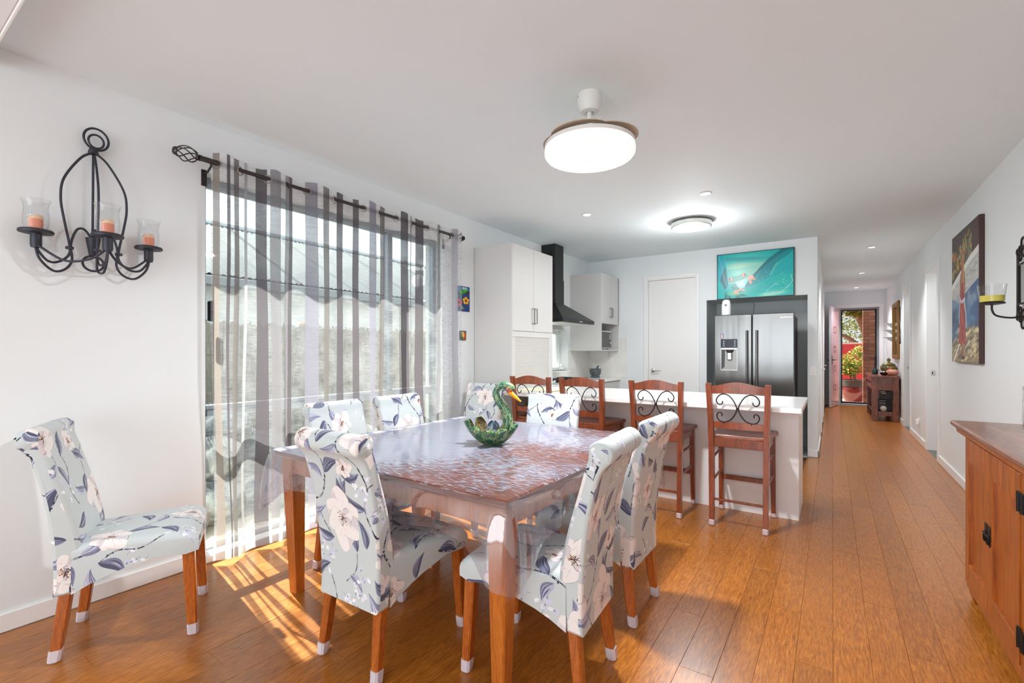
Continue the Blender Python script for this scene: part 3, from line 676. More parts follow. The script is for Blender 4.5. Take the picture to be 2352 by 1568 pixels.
# ------------------------------------------------------------------ dining chairs in floral slipcovers
LEGW = wood('chair_leg_wood', (150, 72, 18), (188, 100, 32), (60, 60, 9), .3, True, .4, 4.0)
CAPM = flat('silicone_cap', (206, 194, 200), .45)
def offset_loop(L, d):
    out = []; n = len(L)
    for i in range(n):
        a = Vector(L[i-1]); b = Vector(L[(i+1) % n]); t = (b-a).normalized()
        out.append((L[i][0]-t.y*d, L[i][1]+t.x*d))
    return out
def make_chair():
    root = thing('dining_chair', '', 'chair')
    # profile (y, z): up the rear, over the scroll, down the front
    rear = [(-.262, .268), (-.259, .36), (-.262, .46), (-.270, .56), (-.283, .66), (-.300, .75), (-.318, .82), (-.330, .862)]
    cyy, czz, R = -.330, .936, .047
    scr = [(cyy+R*math.cos(math.radians(a)), czz+R*math.sin(math.radians(a))) for a in range(285, 20, -15)]
    scr = scr[3:]
    front = [(-.288, .915), (-.270, .86), (-.247, .78), (-.222, .70), (-.198, .61), (-.180, .53), (-.172, .47), (-.172, .40), (-.186, .33), (-.20, .272)]
    P = [(p.x, p.y) for p in catmull([(a, b, 0) for a, b in rear+scr+front], 2)]
    area_ = sum(P[i][0]*P[(i+1) % len(P)][1]-P[(i+1) % len(P)][0]*P[i][1] for i in range(len(P)))
    sg = 1 if area_ < 0 else -1
    P.append(P[0]); arc = [0]
    for i in range(1, len(P)): arc.append(arc[-1]+math.dist(P[i], P[i-1]))
    loop = P[:-1]
    def hw(z): return .181+.016*smoothstep(.27, .85, z)
    ins = {0: loop, 1: offset_loop(loop, -sg*.005), 2: offset_loop(loop, -sg*.014)}
    rings = []; uvs = []
    secs = [(-1.0, 2), (-.985, 1), (-.95, 0)]+[(t, 0) for t in np.linspace(-.8, .8, 9)]+[(.95, 0), (.985, 1), (1.0, 2)]
    for t, q in secs:
        L = ins[q]; L = L+[L[0]]
        dip = -.006*(1-abs(t)) if False else 0
        rings.append([(t*hw(P[i][1]), L[i][0], L[i][1]+dip) for i in range(len(P))])
        uvs.append([(t*hw(P[i][1]), arc[i]) for i in range(len(P))])
    m = MB(); m.loft(rings, closed=False, cap=False, uvs=uvs)
    for sgn, rg in ((-1, rings[0]), (1, rings[-1])):
        vs = rg[:-1]; c_ = [(x, y+.0, z) for x, y, z in vs]
        m.add(c_, [tuple(range(len(c_)))], [(.31*sgn+y, z+.2) for x, y, z in c_])
    # gathered puckers at the scroll ends
    for sgn in (-1, 1):
        for k in range(3):
            r_ = [.034, .02, .007][k]; x = sgn*(hw(.93)+.001+.004*k)
            if k == 0: rr = []
            rr.append([(x, cyy+r_*math.cos(2*PI*j/12)*(1+.12*(j % 2)), czz+r_*math.sin(2*PI*j/12)*(1+.12*(j % 2))) for j in range(12)])
        m.loft(rr, True, True, [[(p[0]+p[1], p[2]) for p in q] for q in rr])
    back = m.build('backrest', FAB, root, smooth=50)
    # seat with skirt
    def zb(y): return .378-.105*(max(0, .10-y)/.30)**1.6+.012*math.exp(-((y-.12)/.05)**2)
    rings = []; uvs = []
    ys = [-.20, -.14, -.08, -.02, .04, .10, .16, .205, .230, .246, .254]
    for y in ys:
        f = smoothstep(.2, .256, y); w = .187+.041*smoothstep(-.2, .2, y)-.008*f
        zt = .476-.030*f*f+.006*math.sin(PI*(y+.2)/.46); b = zb(y)+.010*f
        r = .030; pts = []
        pts.append((-w+.002, b)); pts.append((-w, (b+zt)/2-.01)); 
        for a in (180, 160, 135, 110, 90): pts.append((-w+r+r*math.cos(math.radians(a)), zt-r+r*math.sin(math.radians(a))))
        for k in range(1, 6): x = -w+r+(2*w-2*r)*k/6; pts.append((x, zt+.008*math.sin(PI*k/6)*(1-f)))
        for a in (90, 70, 45, 20, 0): pts.append((w-r+r*math.cos(math.radians(a)), zt-r+r*math.sin(math.radians(a))))
        pts.append((w, (b+zt)/2-.01)); pts.append((w-.002, b))
        acc = [0]
        for i in range(1, len(pts)): acc.append(acc[-1]+math.dist(pts[i], pts[i-1]))
        rings.append([(x, y, z) for x, z in pts]); uvs.append([(a-acc[-1]/2+.15, y+.37) for a in acc])
    m = MB(); m.loft(rings, closed=False, cap=False, uvs=uvs)
    q = rings[-1]; m.add(q, [tuple(range(len(q)))], [(x+.15, .63+.47-z) for x, y, z in q])
    under = [[(p[0], p[1], p[2]) for p in (r_[0], r_[-1])] for r_ in rings]
    for i in range(len(under)-1): m.add([(under[i][0][0]+.01, under[i][0][1], .43), (under[i][1][0]-.01, under[i][1][1], .43), (under[i+1][1][0]-.01, under[i+1][1][1], .43), (under[i+1][0][0]+.01, under[i+1][0][1], .43)], [(0, 1, 2, 3)], [(0, 0)]*4)
    m.build('seat', FAB, root, smooth=55)
    def sq(x, y, z, a): return [(x-a, y-a, z), (x+a, y-a, z), (x+a, y+a, z), (x-a, y+a, z)]
    def bev(x, y, z, a, b=.006): return [(x-a+b, y-a, z), (x+a-b, y-a, z), (x+a, y-a+b, z), (x+a, y+a-b, z), (x+a-b, y+a, z), (x-a+b, y+a, z), (x-a, y+a-b, z), (x-a, y-a+b, z)]
    for sx in (-1, 1):
        m = MB(); m.loft([bev(sx*.188, .212, .41, .024), bev(sx*.194, .222, .2, .022), bev(sx*.200, .232, .004, .018)]); lg = m.build('leg', LEGW, root)
        m = MB(); m.loft([bev(sx*.200, .232, .0, .017, .009), bev(sx*.200, .232, .006, .0215, .009), bev(sx*.1986, .2297, .05, .0222, .008), bev(sx*.1986, .2297, .051, .0195, .008)]); m.build('leg_cap', CAPM, lg)
        m = MB(); m.loft([bev(sx*.148, -.220, .40, .021), bev(sx*.155, -.222, .28, .022), bev(sx*.162, -.238, .14, .021), bev(sx*.170, -.256, .004, .018)]); lg = m.build('leg', LEGW, root)
        m = MB(); m.loft([bev(sx*.170, -.2565, .0, .017, .009), bev(sx*.170, -.256, .006, .0215, .009), bev(sx*.1685, -.251, .05, .0218, .008), bev(sx*.1685, -.2508, .051, .0195, .008)]); m.build('leg_cap', CAPM, lg)
    return root
chair0 = make_chair()
CH = [((-2.725, .862, 0), -28, 'floral slipcovered dining chair standing alone against the left wall', (.0, .46)),
      ((-1.652, 1.482, 0), 1, 'floral slipcovered dining chair with its back to the viewer, at the near table edge', (.55, -.06)),
      ((-2.30, 1.85, 0), -90, 'floral slipcovered chair between window and table, the nearer of two there', (.37, .70)),
      ((-2.30, 2.385, 0), -89, 'floral slipcovered chair between window and table, the farther of two there', (.82, .62)),
      ((-2.80, 3.385, 0), 186, 'floral slipcovered chair in the far corner between curtain and tall white cupboard', (.25, .36)),
      ((-1.66, 2.775, 0), 191, 'floral slipcovered chair at the far table edge, in front of the bar stools', (.62, .50)),
      ((-1.015, 1.702, 0), 94, 'floral slipcovered chair on the hallway side of the table, the nearer of two', (.50, .30)),
      ((-1.035, 2.335, 0), 90, 'floral slipcovered chair on the hallway side of the table, the farther of two', (.13, .72))]
for i, (p, a, lab, sh) in enumerate(CH):
    r = chair0 if i == 0 else dup(chair0)
    r.location = p; r.rotation_euler = (0, 0, math.radians(a)); r['label'] = lab; r['group'] = 'dining chairs in floral slipcovers'
    for ch in r.children:
        if ch.name.startswith(('backrest', 'seat')): ch['print_shift'] = [sh[0], sh[1], 0.0]

# ------------------------------------------------------------------ dining table and its clear vinyl cloth
TOPW = wood('table_top_wood', (98, 46, 22), (158, 84, 44), (3, 45, 45), .3, False, .3, 3.0)
TLEG = wood('table_leg_wood', (172, 90, 28), (206, 118, 42), (50, 50, 5), .32, True, .35, 4.0)
TX0, TX1, TY0, TY1, TZ = -2.475, -.935, 1.37, 2.93, .772
tb = thing('dining_table', 'square orange-brown wooden dining table under a clear vinyl cloth', 'table', ((TX0+TX1)/2, (TY0+TY1)/2, 0), math.radians(-.8))
hx, hy = (TX1-TX0)/2, (TY1-TY0)/2
m = MB(); m.box(-hx, hx, -hy, hy, TZ-.034, TZ, .008); m.build('tabletop', TOPW, tb)
for (a, b, c_, d_) in [(-hx+.09, hx-.09, -hy+.045, -hy+.068), (-hx+.09, hx-.09, hy-.068, hy-.045), (-hx+.045, -hx+.068, -hy+.09, hy-.09), (hx-.068, hx-.045, -hy+.09, hy-.09)]:
    m = MB(); m.box(a, b, c_, d_, TZ-.125, TZ-.034, .004); m.build('apron', TLEG, tb)
for sx in (-1, 1):
    for sy in (-1, 1):
        def bq(cx, cy_, z, a, b=.007): return [(cx-a+b, cy_-a, z), (cx+a-b, cy_-a, z), (cx+a, cy_-a+b, z), (cx+a, cy_+a-b, z), (cx+a-b, cy_+a, z), (cx-a+b, cy_+a, z), (cx-a, cy_+a-b, z), (cx-a, cy_-a+b, z)]
        cx, cy_ = sx*(hx-.07), sy*(hy-.07)
        m = MB(); m.loft([bq(cx, cy_, TZ-.034, .043), bq(cx, cy_, TZ-.13, .043), bq(cx-sx*.012, cy_-sy*.012, 0, .029)]); m.build('leg', TLEG, tb)
# vinyl: fresnel gloss over see-through film, with blue-white window glare painted on top, broken by cling flecks
vm = bpy.data.materials.new('clear_vinyl'); vm.use_nodes = True; nt = vm.node_tree; nt.nodes.clear()
o = nt.nodes.new('ShaderNodeOutputMaterial'); tr = nt.nodes.new('ShaderNodeBsdfTransparent'); tr.inputs[0].default_value = s2l((240, 238, 244))
g = nt.nodes.new('ShaderNodeBsdfGlossy'); g.inputs['Roughness'].default_value = .05; df = nt.nodes.new('ShaderNodeBsdfDiffuse'); df.inputs[0].default_value = s2l((196, 206, 230))
fr_ = fresnel2(nt, 2.2)
tcn = nt.nodes.new('ShaderNodeTexCoord'); mp = nt.nodes.new('ShaderNodeMapping'); mp.inputs['Scale'].default_value = (20, 130, 9)
n1 = nt.nodes.new('ShaderNodeTexNoise'); n1.inputs['Scale'].default_value = 1; n1.inputs['Detail'].default_value = 4; n1.inputs['Roughness'].default_value = .65
n2 = nt.nodes.new('ShaderNodeTexNoise'); n2.inputs['Scale'].default_value = 1.6; n2.inputs['Detail'].default_value = 2
n3 = nt.nodes.new('ShaderNodeTexNoise'); n3.inputs['Scale'].default_value = 7; n3.inputs['Detail'].default_value = 1
nt.links.new(tcn.outputs['Object'], mp.inputs[0]); nt.links.new(mp.outputs[0], n1.inputs['Vector']); nt.links.new(tcn.outputs['Object'], n2.inputs['Vector']); nt.links.new(tcn.outputs['Object'], n3.inputs['Vector'])
ad = nt.nodes.new('ShaderNodeMath'); ad.operation = 'MULTIPLY_ADD'; ad.inputs[1].default_value = .55
nt.links.new(n2.outputs['Fac'], ad.inputs[0])
sx0 = nt.nodes.new('ShaderNodeSeparateXYZ'); nt.links.new(tcn.outputs['Object'], sx0.inputs[0])
gx_ = nt.nodes.new('ShaderNodeMath'); gx_.operation = 'MULTIPLY_ADD'; gx_.inputs[1].default_value = .19; nt.links.new(sx0.outputs['X'], gx_.inputs[0]); nt.links.new(n1.outputs['Fac'], gx_.inputs[2])
gy_ = nt.nodes.new('ShaderNodeMath'); gy_.operation = 'MULTIPLY_ADD'; gy_.inputs[1].default_value = -.05; nt.links.new(sx0.outputs['Y'], gy_.inputs[0]); nt.links.new(gx_.outputs[0], gy_.inputs[2])
nt.links.new(gy_.outputs[0], ad.inputs[2])
mr = nt.nodes.new('ShaderNodeMapRange'); mr.inputs['From Min'].default_value = .82; mr.inputs['From Max'].default_value = .87; mr.inputs['To Min'].default_value = .52; mr.inputs['To Max'].default_value = .02
nt.links.new(ad.outputs[0], mr.inputs['Value'])
sx_ = nt.nodes.new('ShaderNodeSeparateXYZ'); nt.links.new(tcn.outputs['Object'], sx_.inputs[0])
top_ = nt.nodes.new('ShaderNodeMath'); top_.operation = 'GREATER_THAN'; top_.inputs[1].default_value = TZ-.002; nt.links.new(sx_.outputs['Z'], top_.inputs[0])
mk = nt.nodes.new('ShaderNodeMix'); mk.data_type = 'FLOAT'; mk.inputs[2].default_value = .045
nt.links.new(top_.outputs[0], mk.inputs[0]); nt.links.new(mr.outputs[0], mk.inputs[3])
m1 = nt.nodes.new('ShaderNodeMixShader'); m2 = nt.nodes.new('ShaderNodeMixShader')
nt.links.new(mk.outputs[0], m1.inputs[0]); nt.links.new(tr.outputs[0], m1.inputs[1]); nt.links.new(df.outputs[0], m1.inputs[2])
gm2 = nt.nodes.new('ShaderNodeMapRange'); gm2.inputs['From Min'].default_value = .82; gm2.inputs['From Max'].default_value = .87; gm2.inputs['To Min'].default_value = 1.0; gm2.inputs['To Max'].default_value = .22; nt.links.new(ad.outputs[0], gm2.inputs['Value'])
gk = nt.nodes.new('ShaderNodeMix'); gk.data_type = 'FLOAT'; gk.inputs[2].default_value = 1.35; nt.links.new(top_.outputs[0], gk.inputs[0]); nt.links.new(gm2.outputs[0], gk.inputs[3])
gf = nt.nodes.new('ShaderNodeMath'); gf.operation = 'MULTIPLY'; nt.links.new(fr_.outputs[0], gf.inputs[0]); nt.links.new(gk.outputs[0], gf.inputs[1])
nt.links.new(gf.outputs[0], m2.inputs[0]); nt.links.new(m1.outputs[0], m2.inputs[1]); nt.links.new(g.outputs[0], m2.inputs[2]); nt.links.new(m2.outputs[0], o.inputs[0])
bp = nt.nodes.new('ShaderNodeBump'); bp.inputs['Strength'].default_value = .10; bp.inputs['Distance'].default_value = .01
nt.links.new(n3.outputs['Fac'], bp.inputs['Height']); b2 = nt.nodes.new('ShaderNodeBump'); b2.inputs['Strength'].default_value = .10; b2.inputs['Distance'].default_value = .002
nt.links.new(n1.outputs['Fac'], b2.inputs['Height']); nt.links.new(bp.outputs[0], b2.inputs['Normal'])
nt.links.new(b2.outputs[0], g.inputs['Normal']); nt.links.new(b2.outputs[0], fr_.inputs['Normal'])
cl = MB(); NS = 100; per = []
E_x, E_y = hx+.006, hy+.006
crn = [(E_x, -E_y, 1), (E_x, E_y, 2), (-E_x, E_y, 3), (-E_x, -E_y, 4)]
side = [((-E_x, -E_y), (E_x, -E_y), (0, -1)), ((E_x, -E_y), (E_x, E_y), (1, 0)), ((E_x, E_y), (-E_x, E_y), (0, 1)), ((-E_x, E_y), (-E_x, -E_y), (-1, 0))]
rc = random.Random(9)
for si, (p0, p1, nrm) in enumerate(side):
    nxt = side[(si+1) % 4][2]
    for k in range(NS):
        t = k/NS; per.append((p0[0]+(p1[0]-p0[0])*t, p0[1]+(p1[1]-p0[1])*t, nrm, t))
    per.append((p1[0], p1[1], None, 1.0)); per[-1] = (p1[0], p1[1], ((nrm[0]+nxt[0])*.7071, (nrm[1]+nxt[1])*.7071), 'c')
NP = len(per); rings = []
for lev in range(0, 9):
    f = lev/8; ring = []
    for i, (x, y, n_, t) in enumerate(per):
        if t == 'c': cd = 0.0; 
        else: cd = min(t, 1-t)*2*hx
        cb = math.exp(-(cd/.12)**2); wv = math.sin(i*.54)*.006+math.sin(i*.22+1)*.009+.004*math.sin(i*1.25)*cb
        D = (.165+.014*math.sin(i*.13))+.14*cb
        flare = (.010+.026*f+.014*math.sin(PI*f)+wv*f)+(.024*cb*f)
        zz = TZ+.003-D*f**1.15
        # rounded break over the edge
        if lev == 0: zz = TZ+.003; flare = -.004
        ring.append((x+n_[0]*flare, y+n_[1]*flare, zz))
    rings.append(ring)
cl.loft(rings, True, False)
NG = 30
gx = np.linspace(-E_x+.004, E_x-.004, NG); gy = np.linspace(-E_y+.004, E_y-.004, NG); vs = []
for yy in gy:
    for xx in gx:
        vs.append((xx, yy, TZ+.003+.0012*math.sin(xx*9+yy*3)*math.cos(yy*7)*(1-abs(xx/E_x)**6)*(1-abs(yy/E_y)**6)))
fs = [(j*NG+i, j*NG+i+1, (j+1)*NG+i+1, (j+1)*NG+i) for j in range(NG-1) for i in range(NG-1)]
cl.add(vs, fs)
cloth = cl.build('tablecloth', vm, smooth=80, loc=tb.location); cloth.rotation_euler = tb.rotation_euler
tag(cloth, 'clear glossy vinyl cloth draped over the wooden dining table', 'tablecloth')

# ------------------------------------------------------------------ bar stools
STW = wood('stool_wood', (104, 46, 20), (146, 70, 34), (30, 30, 5), .3, True, .4, 3.0)
IRON = flat('black_iron', (38, 36, 40), .5, .7)
def make_stool():
    root = thing('bar_stool', '', 'stool')
    def bb(x, y, z, a, b_): return [(x-a, y-b_, z), (x+a, y-b_, z), (x+a, y+b_, z), (x-a, y+b_, z)]
    W_ = .185
    for sx in (-1, 1):
        m = MB(); m.loft([bb(sx*.178, -.215, .0, .016, .019), bb(sx*.180, -.205, .25, .018, .021), bb(sx*.183, -.200, .62, .0185, .022), bb(sx*.190, -.212, .85, .0185, .02), bb(sx*.197, -.240, 1.062, .019, .018)])
        lg = m.build('leg', STW, root)
        m = MB(); m.box(sx*.178-.019, sx*.178+.019, -.237, -.193, 0, .045, .006); m.build('leg_cap', CAPM, lg)
        m = MB(); m.loft([bb(sx*.190, .215, .0, .015, .015), bb(sx*.187, .200, .35, .018, .018), bb(sx*.185, .190, .645, .019, .019)])
        lg = m.build('leg', STW, root)
        m = MB(); m.box(sx*.19-.018, sx*.19+.018, .197, .233, 0, .04, .006); m.build('leg_cap', CAPM, lg)
        for z0, z1 in ((.325, .335), (.50, .505)):
            m = MB(); m.tube([(sx*.180, -.19, z0), (sx*.187, .19, z1)], .010, 8); m.build('stretcher', STW, root)
        m = MB(); m.box(sx*.183-.011, sx*.183+.011, -.18, .175, .592, .645, .003); m.build('seat_rail', STW, root)
    m = MB(); m.tube([(-.165, -.208, .195), (.165, -.208, .195)], .010, 8); m.build('stretcher', STW, root)
    m = MB(); m.box(-.17, .17, .186, .206, .255, .293, .004); m.build('stretcher', STW, root)
    m = MB(); m.box(-.165, .165, -.214, -.192, .590, .655, .003); m.build('seat_rail', STW, root)
    m = MB(); m.box(-.165, .165, .180, .200, .592, .645, .003); m.build('seat_rail', STW, root)
    # saddle seat
    m = MB(); rings = []
    outl = catmull([(-.155, -.185, 0), (.155, -.185, 0), (.185, -.17, 0), (.212, .14, 0), (.222, .215, 0), (.19, .238, 0), (0, .245, 0), (-.19, .238, 0), (-.222, .215, 0), (-.212, .14, 0), (-.185, -.17, 0)], 4, True)
    for s_, z in ((.97, .645), (1.0, .651), (1.0, .668), (.975, .676), (.75, .671), (.4, .667), (.05, .667)): rings.append([(p.x*s_, p.y*s_, z) for p in outl])
    m.loft(rings); m.build('seat', STW, root, smooth=40)
    # crest rail, curved and arched
    def rail(z0, z1, arch0, arch1, y0, bow, th, half):
        rings = []
        for k in range(13):
            t = -1+k/6; x = t*half; a = math.cos(t*PI/2)**1.6; y = y0-bow*(1-t*t)
            rings.append([(x, y-th/2, z0+arch0*a), (x, y+th/2, z0+arch0*a), (x, y+th/2, z1+arch1*a), (x, y-th/2, z1+arch1*a)])
        mm = MB(); mm.loft(rings); return mm
    rail(.985, 1.040, .010, .034, -.232, .02, .022, .180).build('crest_rail', STW, root, smooth=30)
    rail(.728, .775, .0, .006, -.205, .014, .02, .175).build('lower_rail', STW, root, smooth=30)
    # iron scrolls, back to back
    for s_ in (-1, 1):
        P = []
        def cv(x, z): 
            f = (z-.77)/.22; P.append((s_*x, -.222-.018*f, z))
        for x, z in [(.100, .932), (.104, .914), (.122, .906), (.138, .918), (.142, .945), (.122, .974), (.088, .986), (.050, .968), (.020, .925), (.006, .880), (.020, .835), (.050, .795), (.090, .778), (.124, .786), (.140, .812), (.136, .838), (.120, .848), (.106, .838), (.108, .822)]: cv(x, z)
        m = MB(); m.tube(catmull(P, 5), .0042, 6); m.build('scrollwork', IRON, root, smooth=60)
        for q_ in ([(s_*.088, -.236, .984), (s_*.088, -.240, .998)], [(s_*.09, -.223, .778), (s_*.09, -.222, .766)]): m = MB(); m.tube(q_, .005, 6); m.build('pin', IRON, root)
    m = MB(); m.tube([(0, -.231, .872), (0, -.231, .888)], .010, 8); m.build('collar', IRON, root)
    return root
st0 = make_stool()
for i, (x, y, a, lab) in enumerate([(-2.345, 3.985, 1, 'scroll-backed wooden bar stool farthest from the hallway, beside the tall cupboard'),
      (-1.808, 3.985, -2, 'scroll-backed wooden bar stool, second from the tall cupboard, partly behind a floral chair'),
      (-1.168, 3.985, 1, 'scroll-backed wooden bar stool, second from the open end of the breakfast bar'),
      (-.568, 3.985, 0, 'dark wooden bar stool with worn scroll back, at the open end of the breakfast bar')]):
    r = st0 if i == 0 else dup(st0)
    r.location = (x, y, 0); r.rotation_euler = (0, 0, math.radians(a)); r['label'] = lab; r['group'] = 'bar stools along the breakfast bar'

# ------------------------------------------------------------------ kitchen
# breakfast bar: carcass and stone top are two things
BARW = flat('bar_white', (240, 241, 242), .3)
bb_ = thing('breakfast_bar', 'white panelled breakfast bar with the four stools in front', 'counter', (0, 0, 0))
m = MB(); m.box(-2.66, -.215, 4.224, 4.242, 0, .86, .001); m.build('front_panel', BARW, bb_)
m = MB(); m.box(-.233, -.21, 4.2245, 4.80, 0, .86, .001); m.build('end_panel', BARW, bb_)
m = MB(); m.box(-2.66, -.235, 4.245, 4.78, .1, .858); m.build('carcass', CAB, bb_, smooth=0)
m = MB(); m.box(-.213, -.195, 4.225, 4.255, .80, .845, .003); m.build('bracket', TRIM, bb_)
bt = MB(); bt.box(-2.70, -.172, 3.83, 4.842, .86, .90, .006)
tag(bt.build('benchtop', STONE), 'white stone top of the breakfast bar', 'benchtop')
# tall pantry cupboard with a roller-shutter nook
tp = thing('tall_cupboard', 'tall white cupboard with two doors above a roller shutter', 'cupboard', (0, 0, 0))
ty0, ty1, txf = 3.955, 4.80, -2.69
m = MB(); m.box(XL+.004, txf, ty0, ty0+.018, .0, 2.405, .0015); m.build('side_panel', CAB, tp)
m = MB(); m.box(XL+.004, txf-.022, ty0+.02, ty1, .901, 2.40); m.box(XL+.004, txf-.022, ty0+.02, ty1, 0, .855); m.build('carcass', CAB, tp, smooth=0)
for a, b, hy_ in ((ty0+.020, 4.376, 4.352), (4.380, ty1-.001, 4.404)):
    m = MB(); m.box(txf-.02, txf, a, b, 1.512, 2.403, .0015); dr = m.build('door', CAB, tp)
    m = MB(); m.tube([(txf, hy_, 1.60), (txf+.03, hy_, 1.60), (txf+.03, hy_, 1.76), (txf, hy_, 1.76)], .006, 8); m.build('handle', HND, dr)
m = MB(); m.box(txf-.02, txf, ty0+.02, ty1-.001, 1.450, 1.508, .0015); m.box(txf-.02, txf, ty0+.02, ty0+.062, .902, 1.448, .0015); m.box(txf-.02, txf, ty1-.085, ty1-.001, .902, 1.448, .0015); m.build('shutter_surround', CAB, tp)
m = MB(); z = .955
while z < 1.44: m.box(txf-.018, txf-.008, ty0+.064, ty1-.087, z, z+.0145, .002); z += .0155
m.build('roller_shutter', flat('shutter_grey', (204, 202, 198), .4), tp, smooth=0, kind='stuff')
cr = MB(); cr.box(-2.66, -2.28, 4.00, 4.42, .9005, .912, .004); cr.tube([(-2.28, 4.00, .922), (-2.28, 4.42, .922)], .020, 14)
tag(cr.build('rolled_mat', flat('cream_mat', (232, 226, 200), .6)), 'cream mat with a rolled edge lying on the bar by the tall cupboard', 'mat')
# run of cupboards under the kitchen window
run = thing('base_cupboards', 'low white cupboards with drawers under the kitchen window', 'cabinet', (0, 0, 0))
m = MB(); m.box(XL+.004, -2.70, 4.86, 6.855, .1, .858); m.box(XL+.004, -2.74, 4.86, 6.855, 0, .1); m.build('carcass', CAB, run, smooth=0)
for a, b in ((4.87, 5.03), (5.04, 5.93), (5.94, 6.85)):
    for z0, z1 in ((.11, .40), (.405, .63), (.635, .85)):
        m = MB(); m.box(-2.70, -2.68, a, b, z0, z1, .002); dr = m.build('drawer', CAB, run)
        m = MB(); yc = (a+b)/2; w_ = min(.08, (b-a)*.3); m.tube([(-2.68, yc-w_, z1-.06), (-2.65, yc-w_, z1-.06), (-2.65, yc+w_, z1-.06), (-2.68, yc+w_, z1-.06)], .006, 8); m.build('handle', NICKEL, dr)
b2_ = MB(); b2_.box(XL, -2.66, 4.845, 6.858, .86, .90, .005)
tag(b2_.build('benchtop', STONE), 'white stone benchtop under the kitchen window', 'benchtop')
SPL = flat('splashback_glass', (233, 232, 228), .08, coat=.5)
sp = struct('trim_9')
for a, b, z1 in ((4.85, KY0, 1.66), (KY1, 6.38, 1.305), (6.382, YF-.006, 1.305)):
    m = MB(); m.box(XL, XL+.006, a, b, .9005, z1, .001); m.build('splashback_panel', SPL, sp)
m = MB(); m.box(XL, XL+.006, KY0, KY1, .9005, KZ0-.022, .001); m.build('splashback_panel', SPL, sp)
for a, b, z1 in ((XL+.006, -2.86, 1.305), (-2.858, -2.555, 1.505)):
    m = MB(); m.box(a, b, YF-.006, YF, .9005, z1, .001); m.build('splashback_panel', SPL, sp)
m = MB(); m.box(-3.12, -3.0, YF-.012, YF-.006, 1.02, 1.10, .002); po = m.build('power_point', TRIM); tag(po, 'white double power point on the splashback behind the stone mortar', 'socket')
for k in range(2): m = MB(); m.box(-3.105+.06*k, -3.075+.06*k, YF-.014, YF-.012, 1.05, 1.085, .001); m.build('rocker', TRIM, po)
# gas hob
hb = thing('gas_hob', 'black and steel gas hob under the range hood', 'hob', (-2.93, 5.485, .9))
m = MB(); m.box(-.22, .22, -.43, .43, .0005, .012, .004); m.build('hob_plate', flat('stainless', (226, 226, 224), .36, 1), hb)
for px, py, r in ((-.11, -.28, .04), (.1, -.28, .03), (0, 0, .055), (-.11, .28, .03), (.1, .28, .04)):
    m = MB(); m.lathe([(r+.015, .012), (r+.012, .022), (r, .024), (r, .032), (r*.7, .035)], (px, py, 0), 20); bu = m.build('burner', BLK, hb)
    m = MB()
    for k in range(4):
        a = k*PI/2; m.box(px+math.cos(a)*(r*.5)-(.004 if k % 2 else 0), px+math.cos(a)*(r+.05)+(.004 if k % 2 else 0), py+math.sin(a)*(r*.5)-(0 if k % 2 else .004), py+math.sin(a)*(r+.05)+(0 if k % 2 else .004), .036, .045)
    for sx in (-1, 1):
        for sy in (-1, 1): m.box(px+sx*(r+.045)-.004, px+sx*(r+.045)+.004, py+sy*(r+.045)-.004, py+sy*(r+.045)+.004, .012, .045)
    for s_ in (-1, 1): m.box(px-r-.049, px+r+.049, py+s_*(r+.045)-.004, py+s_*(r+.045)+.004, .037, .045); m.box(px+s_*(r+.045)-.004, px+s_*(r+.045)+.004, py-r-.049, py+r+.049, .037, .045)
    m.build('trivet', BLK, bu, smooth=0)
for k in range(5): m = MB(); m.lathe([(.018, .012), (.017, .034), (.012, .036)], (.195, -.15+.075*k, 0), 14); m.build('knob', NICKEL, hb)
# range hood
HOOD = flat('hood_black', (52, 53, 54), .35, .7)
rh = thing('range_hood', 'black chimney range hood above the gas hob', 'range hood', (0, 0, 0)); cyh = 5.485
m = MB(); m.box(XL, -2.972, cyh-.115, cyh+.115, 2.22, HC-.002, .002); m.build('chimney_upper', HOOD, rh)
m = MB(); m.box(XL, -2.966, cyh-.12, cyh+.12, 1.92, 2.24, .002); m.build('chimney_lower', HOOD, rh)
m = MB(); q = lambda x, a, z: [(XL, cyh-a, z), (x, cyh-a, z), (x, cyh+a, z), (XL, cyh+a, z)]
m.loft([q(-2.68, .455, 1.705), q(-2.966, .12, 1.925)]); m.build('canopy', HOOD, rh, smooth=10)
m = MB(); m.loft([q(-2.68, .455, 1.662), q(-2.68, .455, 1.705)]); m.build('canopy_rim', HOOD, rh, smooth=10)
m = MB(); m.box(XL+.02, -2.70, cyh-.435, cyh+.435, 1.654, 1.6615, .002); m.build('filter', flat('hood_filter', (212, 212, 210), .35, .6), rh)
m = MB(); m.box(-2.68, -2.677, cyh+.0, cyh+.09, 1.675, 1.687, .001); m.build('button_strip', NICKEL, rh)
m = MB(); m.box(XL+.03, XL+.16, cyh-.117, cyh-.115, 2.52, 2.60); m.build('vent_slots', BLK, rh, smooth=0)
